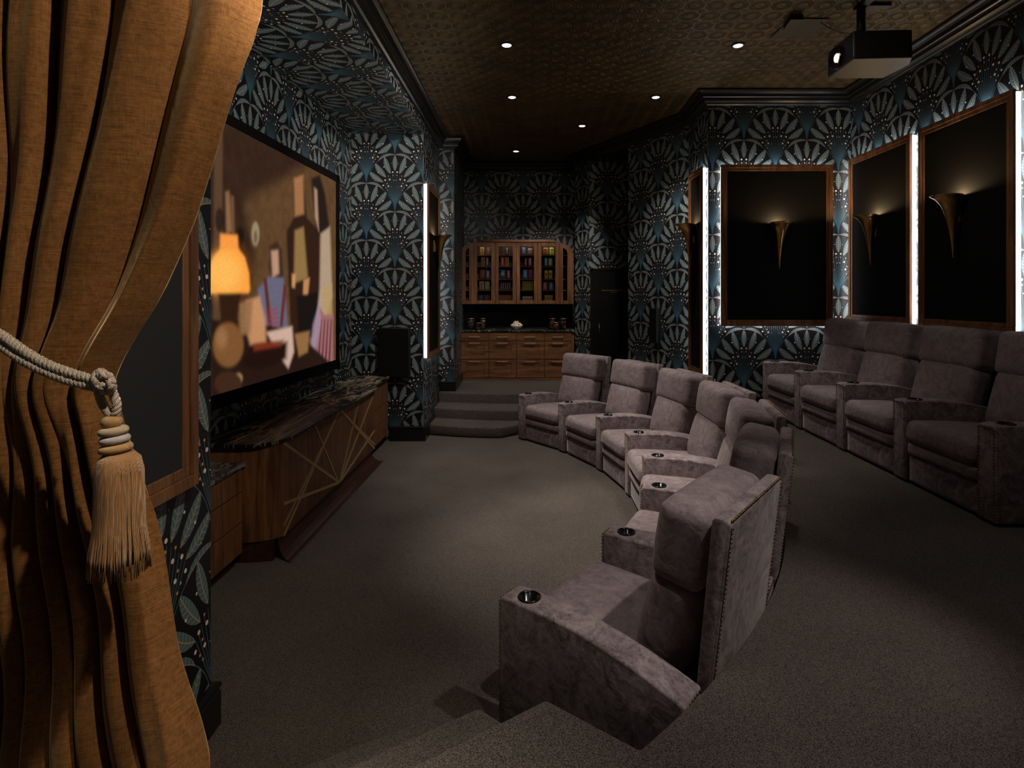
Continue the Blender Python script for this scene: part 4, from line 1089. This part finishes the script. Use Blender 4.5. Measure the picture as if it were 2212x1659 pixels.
# sweets: (door, shelf row from the top, x0, x1, ytop, colour, accent, words)
CN = [
 (548, 612, 238, 0, (.40, .22, .03), (.30, .06, .02), 'mustard yellow carton, first door from the left, top shelf'), (650, 715, 240, 0, (.20, .06, .03), (.35, .12, .05), 'russet carton, first door from the left, top shelf'),
 (565, 625, 395, 1, (.55, .20, .03), (.15, .05, .03), 'orange carton, first door from the left, second shelf'), (632, 692, 395, 1, (.12, .05, .03), (.55, .42, .33), 'brown bag with cream lettering band, first door from the left, second shelf'),
 (537, 627, 590, 2, (.50, .03, .03), (.03, .20, .10), 'red packet with green patch, first door from the left, middle shelf'), (635, 710, 600, 2, (.06, .16, .36), (.60, .40, .05), 'blue packet with yellow patch, first door from the left, middle shelf'),
 (532, 612, 770, 3, (.45, .42, .38), (.50, .04, .04), 'white and red packet, first door from the left, fourth shelf'), (622, 698, 775, 3, (.55, .46, .06), (.40, .25, .30), 'yellow packet, first door from the left, fourth shelf'),
 (525, 600, 985, 4, (.03, .05, .09), (.08, .10, .14), 'dark blue box, first door from the left, bottom shelf'), (606, 700, 985, 4, (.07, .02, .03), (.12, .06, .06), 'dark maroon box, first door from the left, bottom shelf'),
 (945, 1000, 245, 0, (.02, .02, .02), (.30, .30, .28), 'black packet, second door from the left, top shelf'),
 (872, 933, 392, 1, (.60, .03, .03), (.60, .50, .45), 'red carton, second door from the left, second shelf'), (943, 1003, 390, 1, (.65, .33, .03), (.45, .06, .05), 'orange yellow carton, second door from the left, second shelf'),
 (862, 950, 590, 2, (.03, .14, .50), (.75, .48, .03), 'bright blue packet with a yellow disc, second door from the left, middle shelf'), (962, 1030, 598, 2, (.50, .03, .03), (.60, .55, .40), 'red packet with cream stripe, second door from the left, middle shelf'),
 (842, 1048, 990, 4, (.30, .10, .03), (.50, .08, .04), 'wide red and olive box, second door from the left, bottom shelf'),
 (1200, 1262, 240, 0, (.10, .14, .24), (.30, .28, .34), 'slate blue packet, third door from the left, top shelf'), (1297, 1376, 258, 0, (.32, .20, .12), (.55, .18, .04), 'tan packet with orange patch, third door from the left, top shelf'),
 (1243, 1290, 398, 1, (.22, .05, .06), (.60, .50, .48), 'maroon packet, third door from the left, second shelf'), (1296, 1370, 395, 1, (.42, .02, .03), (.70, .66, .62), 'crimson packet with white swirl, third door from the left, second shelf'),
 (1215, 1297, 590, 2, (.05, .30, .65), (.60, .55, .40), 'sky blue packet, third door from the left, middle shelf'), (1303, 1387, 592, 2, (.65, .03, .06), (.06, .08, .45), 'red packet with blue and white band, third door from the left, middle shelf'),
 (1217, 1378, 1010, 4, (.62, .46, .36), (.25, .06, .04), 'wide cream box, third door from the left, bottom shelf'),
 (1535, 1622, 245, 0, (.42, .14, .03), (.22, .05, .02), 'rust brown packet, rightmost square door, top shelf'), (1638, 1713, 243, 0, (.50, .48, .05), (.12, .25, .05), 'lime yellow packet, rightmost square door, top shelf'),
 (1556, 1610, 395, 1, (.08, .25, .55), (.70, .70, .68), 'blue and white packet, rightmost square door, second shelf'), (1614, 1690, 400, 1, (.22, .38, .04), (.70, .70, .65), 'green packet, rightmost square door, second shelf'),
 (1557, 1619, 604, 2, (.60, .50, .04), (.55, .10, .03), 'yellow packet with red dot, left of a pair, rightmost square door'), (1623, 1687, 600, 2, (.60, .50, .04), (.45, .10, .03), 'yellow packet with red dot, right of a pair, rightmost square door'),
 (1533, 1607, 778, 3, (.50, .09, .09), (.60, .45, .42), 'coral red carton, rightmost square door, fourth shelf'), (1628, 1703, 778, 3, (.06, .22, .30), (.45, .50, .52), 'teal carton, rightmost square door, fourth shelf'),
 (1560, 1695, 993, 4, (.68, .42, .03), (.02, .02, .02), 'wide yellow box with dark dots lettering, rightmost square door, bottom shelf')]
for k in range(5): CN.append((866 + k * 34, 892 + k * 34, 785 + (k % 2) * 6, 3, (.13, .045, .055), (.42, .36, .40), None))
for k in range(5): CN.append((1213 + k * 35, 1243 + k * 35, 768, 3, (.55, .46, .05), (.18, .04, .03), None))
flo = [uz(q4(0, y)[1]) + .009 for y in shy] + [gz0]
cmats = {}
def cm(c):
    k = tuple(c)
    if k not in cmats: cmats[k] = plain('printed_card_%d' % len(cmats), c, .4)
    return cmats[k]
WDC = ['leftmost', 'second', 'middle', 'fourth', 'rightmost']
for ci, (x0, x1, yt, row, c1, c2, words) in enumerate(CN):
    xa, xb = ux(q4(x0, 0)[0]), ux(q4(x1, 0)[0]); zb = flo[row]; zt = uz(q4(0, yt)[1])
    yy = YU + .10 + (.0 if ci % 2 else .01); dp = .05 if row != 4 else .14
    bag = words and ('packet' in words or 'bag' in words)
    e = empty('candy_box' if not bag else 'candy_packet', ((xa + xb) / 2, yy, zb))
    if words is None:
        k = ci - (len(CN) - 10)
        if k < 5: lab = WDC[k] + ' of five slim maroon candy bars, fourth shelf, second glass door from left'
        else: lab = WDC[k - 5] + ' of five slim yellow candy bars, fourth shelf, third glass door from left'
        tag(e, lab, 'candy bar', 'slim candy bars in the wall cabinet')
    else:
        w_ = words.split(','); tag(e, 'candy ' + words.replace('first door from the left', 'leftmost glass door').replace('door from the left', 'glass door from left').replace('rightmost square door', 'rightmost square glass door'), 'candy', 'sweets in the wall cabinet')
    hw, h = (xb - xa) / 2 - .002, zt - zb
    m = MB()
    if bag: m.pillow((0, dp / 2, h / 2), (hw, dp / 2, h / 2), .008, (0, .012, 0), 6)
    else: m.box(-hw, 0, 0, hw, dp, h)
    m.build('wrapper' if bag else 'carton', cm(c1), e)
    yo = -.013 if bag else -.0012
    lb = MB()
    if 'disc' in (words or '') or 'dot' in (words or '') and 'lettering' not in words:
        lb.lathe([(0, 0), (hw * .72, 0), (hw * .72, -.002), (0, -.002)], (0, yo, h * .55), 20, False, axis='y')
    elif h > hw * 1.6: lb.box(-hw * .35, yo, h * .14, hw * .35, yo + .003, h * .86)
    else: lb.box(-hw * .8, yo, h * .30, hw * .8, yo + .001, h * .48)
    if 'lettering' in (words or '') and 'dots' in words:
        tc = bpy.data.curves.new('dots_text', 'FONT'); tc.body = 'DOTS'; tc.size = h * .62; tc.extrude = .001; tc.align_x = 'CENTER'
        t = bpy.data.objects.new('lettering', tc); COL.objects.link(t); t.rotation_euler = (R(90), 0, 0)
        dg = bpy.context.evaluated_depsgraph_get(); dg.update(); nm = bpy.data.meshes.new_from_object(t.evaluated_get(dg)); bpy.data.objects.remove(t)
        nm.materials.append(cm(c2)); t = bpy.data.objects.new('lettering', nm); COL.objects.link(t); t.parent = e; t.rotation_euler = (R(90), 0, 0); t.location = (0, -.001, h * .28)
    else: lb.build('printed_label', cm(c2), e)
# jars of sweets and nuts, popcorn bowl
JG = thin_glass('jar_glass', .03)
LID = plain('copper_lid', (.50, .33, .22), .3, .9)
def jar(px, yb, py_t, wpx, y, colsx, fill, label, seed):
    s_ = FPX / y; x = (px - 1150) / s_; h = (713 - py_t) / SB; r_ = wpx / 2 / s_
    e = empty('glass_jar', (x, y, CT), 0, label, 'jar', 'jars on the far counter')
    MB().lathe([(0, .002), (r_ * .9, .002), (r_, .015), (r_, h * .74), (r_ * .80, h * .86), (r_ * .78, h * .93), (r_ * .76, h * .93), (r_ * .78, h * .86), (r_ * .96, h * .74), (r_ * .96, .018), (0, .010)], n=24).build('jar_body', JG, e)
    MB().lathe([(0, h), (r_ * .84, h), (r_ * .86, h * .93), (r_ * .80, h * .92), (0, h * .92)], n=24).build('lid', LID, e)
    rr = random.Random(seed); per = [MB() for _ in colsx]
    for k in range(110):
        a_ = rr.uniform(0, 6.28); q = r_ * .80 * math.sqrt(rr.uniform(.2, 1)); z = rr.uniform(.03, h * fill)
        rb = rr.uniform(.009, .016); b_ = per[rr.randrange(len(colsx))]
        b_.ball((q * math.cos(a_), q * math.sin(a_), z), rb, 6, 4, (1, 1, rr.uniform(.6, 1.5)))
    for b_, c in zip(per, colsx):
        if b_.v: b_.build('sweets', cm(c), e)
jar(1017.5, 0, 688, 19.5, 11.52, [(.20, .12, .07), (.12, .07, .04), (.30, .21, .13)], .82, 'leftmost jar on the far counter, tall glass full of brown nuts', 1)
jar(1043, 0, 688, 14.5, 11.56, [(.50, .30, .14), (.30, .17, .08), (.60, .42, .28)], .80, 'tall narrow glass jar of pale nuts, right of the brown nut jar on the counter', 2)
jar(1034, 0, 697, 14, 11.36, [(.35, .09, .02), (.45, .12, .03)], .22, 'short glass jar nearly empty with a little orange candy, left side of the counter', 3)
jar(1193.5, 0, 688, 17, 11.54, [(.45, .16, .05), (.20, .22, .05), (.55, .25, .12)], .75, 'tall glass jar of mixed orange and green candy, behind the short bright jar', 4)
jar(1201.5, 0, 696, 15.5, 11.36, [(.85, .20, .04), (.90, .42, .05), (.75, .08, .06)], .80, 'short glass jar of bright orange and yellow candy, front of the right hand three', 5)
jar(1217, 0, 688, 18.5, 11.50, [(.45, .02, .02), (.55, .45, .40), (.40, .03, .03)], .78, 'rightmost jar on the far counter, glass full of red and white candy', 6)
CER = plain('white_china', (.62, .57, .53), .3)
bo = empty('bowl', ((1116 - 1150) / (FPX / 11.42), 11.42, CT), 0, 'white china bowl heaped with popcorn in the middle of the far counter', 'bowl')
MB().lathe([(0, .002), (.058, .002), (.058, .014), (.085, .030), (.112, .062), (.122, .098), (.118, .098), (.106, .064), (.080, .036), (0, .028)], n=32).build('bowl_body', CER, bo)
POP = plain('popcorn', (.85, .68, .42), .8); pm = MB(); rr = random.Random(9)
for k in range(120):
    a_ = rr.uniform(0, 6.28); q = .105 * math.sqrt(rr.random()); z = .075 + (.075 * (1 - (q / .105) ** 1.6)) * rr.uniform(.5, 1.1) + .012
    for s_ in range(3): pm.ball((q * math.cos(a_) + rr.uniform(-.008, .008), q * math.sin(a_) + rr.uniform(-.008, .008), z + rr.uniform(-.006, .008)), rr.uniform(.008, .014), 6, 4)
pc = pm.build('popcorn', POP, loc=tuple(bo.location)); tag(pc, 'heap of pale popcorn filling the white bowl on the far counter', 'popcorn', kind='stuff')
sw = MB().box(-.006, -.04, 0, .006, .04, .12).build('light_switch', plain('bronze_plate', (.40, .27, .16), .4, .5), loc=(.878 - .03, 11.45, bz(691)), bevel=.002)
tag(sw, 'thin tan switch plate seen edge on, right of the far counter', 'light switch')

# ------------------------------------------------------------------ black vault door in the recess
DY = 10.86
dr = empty('door_1', (1.47, DY, .5)); dr['kind'] = 'structure'
DO = (1.47, DY, .5)
x0, x1, zt = 1.12, 1.80, 2.675
DKB = plain('black_bronze', (.030, .022, .012), .3, .7); VB = plain('black_safe_enamel', (.0035, .0035, .0035), .25)
rel(MB().box(x0 - .03, DY - .05, .505, x0 + .025, DY - .002, zt).box(x1 - .025, DY - .05, .505, x1 + .03, DY - .002, zt).box(x0 - .03, DY - .05, zt - .055, x1 + .03, DY - .002, zt), DO).build('door_frame', DKB, dr, bevel=.004)
dl = rel(MB().box(x0 + .027, DY - .045, .51, x1 - .027, DY - .004, zt - .058), DO).build('door_leaf', VB, dr, bevel=.004)
ST = plain('steel_handle', (.45, .43, .40), .3, 1)
xh = (1293.5 - 1150) * DY / FPX; zh = CAMZ - (701 - 640) * DY / FPX
rel(MB().ball((xh, DY - .075, zh), .016, 10, 8).tube([(xh, DY - .045, zh), (xh, DY - .075, zh)], .007).tube([(xh, DY - .075, zh - .01), (xh + .006, DY - .075, zh - .15)], [.006, .011]), DO).build('door_handle', ST, dl)
def text(s_, size, x, z, parent, m, name='lettering'):
    tc = bpy.data.curves.new(name, 'FONT'); tc.body = s_; tc.size = size; tc.extrude = .001; tc.align_x = 'CENTER'
    t = bpy.data.objects.new(name, tc); COL.objects.link(t)
    dg = bpy.context.evaluated_depsgraph_get(); dg.update(); nm = bpy.data.meshes.new_from_object(t.evaluated_get(dg)); bpy.data.objects.remove(t)
    nm.materials.append(m); t = bpy.data.objects.new(name, nm); COL.objects.link(t); t.parent = parent; t.rotation_euler = (R(90), 0, 0); t.location = (x - DO[0], -.047, z - DO[2])
GL2 = plain('gold_leaf_lettering', (.55, .30, .09), .4, .3, emis=None)
text('HERRING-HALL-MARVIN SAFE CO.', .030, (1325.5 - 1150) * DY / FPX, CAMZ - (628.5 - 640) * DY / FPX, dl, GL2)
text('HAMILTON, OHIO', .015, (1325.5 - 1150) * DY / FPX, CAMZ - (632 - 640) * DY / FPX, dl, GL2)

# ------------------------------------------------------------------ projector, its mount, cable and the ceiling hatch
def pc_(px, py, Y): return ((px - 1150) * Y / FPX, Y, CAMZ + (640 - py) * Y / FPX)
pj = empty('projector', (3.45, 5.6, 4.25), 0, 'black projector with glowing lens hanging from the ceiling at the upper right', 'projector')
PO = (3.45, 5.6, 4.25)
# body: plan polygon from the underside outline at z0
z0, z1 = 4.27, 4.52
def pl_(px, py, z): Y = (z - CAMZ) * FPX / (640 - py); return ((px - 1150) * Y / FPX, Y)
under = [pl_(1787, 169, z0), pl_(1843, 126, z0), pl_(1971, 123, z0), pl_(1965, 138, z0), pl_(1907, 168, z0)]
sc_ = MB().prism(under, z0, z1)
PB = plain('projector_casing', (.010, .009, .008), .5); PBB = plain('projector_underside', (.050, .040, .028), .5)
rel(sc_, PO).build('casing', PB, pj, bevel=.02, seg=3)
rel(MB().prism([((x - 3.5) * .985 + 3.5, (y - 5.6) * .985 + 5.6) for x, y in under], z0 - .004, z0 + .02), PO).build('bottom_plate', PBB, pj, bevel=.003)
(ax, ay), (bx_, by_) = under[0], under[1]
dd = Vector((bx_ - ax, by_ - ay)).normalized(); nn = Vector((dd.y, -dd.x)); nn = nn if nn.x < 0 else -nn
lc = Vector((ax, ay)).lerp(Vector((bx_, by_)), .42)
le = MB().lathe([(0, .012), (.075, .012), (.095, .03), (.105, .03), (.108, -.01), (0, -.01)], n=32, axis='x'); ang = math.atan2(nn.y, nn.x)
lo_ = le.build('lens', BLKG, pj); lo_.location = (lc.x - PO[0], lc.y - PO[1], (z0 + z1) / 2 - .01 - PO[2]); lo_.rotation_euler = (0, 0, ang)
gl = MB().lathe([(0, .020), (.034, .018), (.040, .012), (0, .012)], n=24, axis='x').build('glowing_glass', plain('projector_beam_glass', (1, .9, .7), .3, emis=(1, .78, .42), es=6.0), lo_)
tx, ty = 3.42, 0
mx, my = pl_(1866, 30, CEIL); mx, my = pl_(1860, 75, 4.62)
rel(MB().box(mx - .12, my - .10, z1, mx + .10, my + .10, z1 + .07).tube([(mx, my, z1 + .05), (mx, my, CEIL - .01)], .038, 16), PO).build('mount_pole', BLK, pj)
rel(MB().box(mx - .04, my - .28, CEIL - .03, mx + .04, my + .06, CEIL - .002).box(mx - .04, my - .05, CEIL - .03, mx + .26, my + .02, CEIL - .002), PO).build('ceiling_bracket', BLK, pj)
hq = [pl_(1664, 80, CEIL), pl_(1750, 79, CEIL), pl_(1791, 39, CEIL), pl_(1709, 38, CEIL)]
ht = MB().prism(hq, CEIL - .012, CEIL - .001).build('ceiling_hatch', plain('hatch_paint', (.030, .026, .020), .6), bevel=.003)
tag(ht, 'flat dark access hatch in the ceiling, left of the projector', 'ceiling hatch')
br_ = MB().prism([pl_(1692, 52, CEIL), pl_(1700, 48, CEIL), pl_(1716, 34, CEIL), pl_(1734, 33, CEIL), pl_(1736, 29, CEIL), pl_(1709, 29, CEIL)], CEIL - .06, CEIL - .013).build('ceiling_bracket', BLK)
tag(br_, 'small black angled bracket on the ceiling beside the hatch', 'bracket')
ca_ = MB().tube(spl([pc_(1773, 48, 5.66), pc_(1790, 60, 5.62), pc_(1815, 70, 5.6), pc_(1850, 74, 5.55), pc_(1885, 72, 5.5), pc_(1925, 78, 5.5), pc_(1943, 84, 5.55)], 10), .006, 6).build('projector_cable', plain('grey_cable', (.22, .20, .20), .4))
tag(ca_, 'thin grey cable sagging from the ceiling hatch to the projector', 'cable')
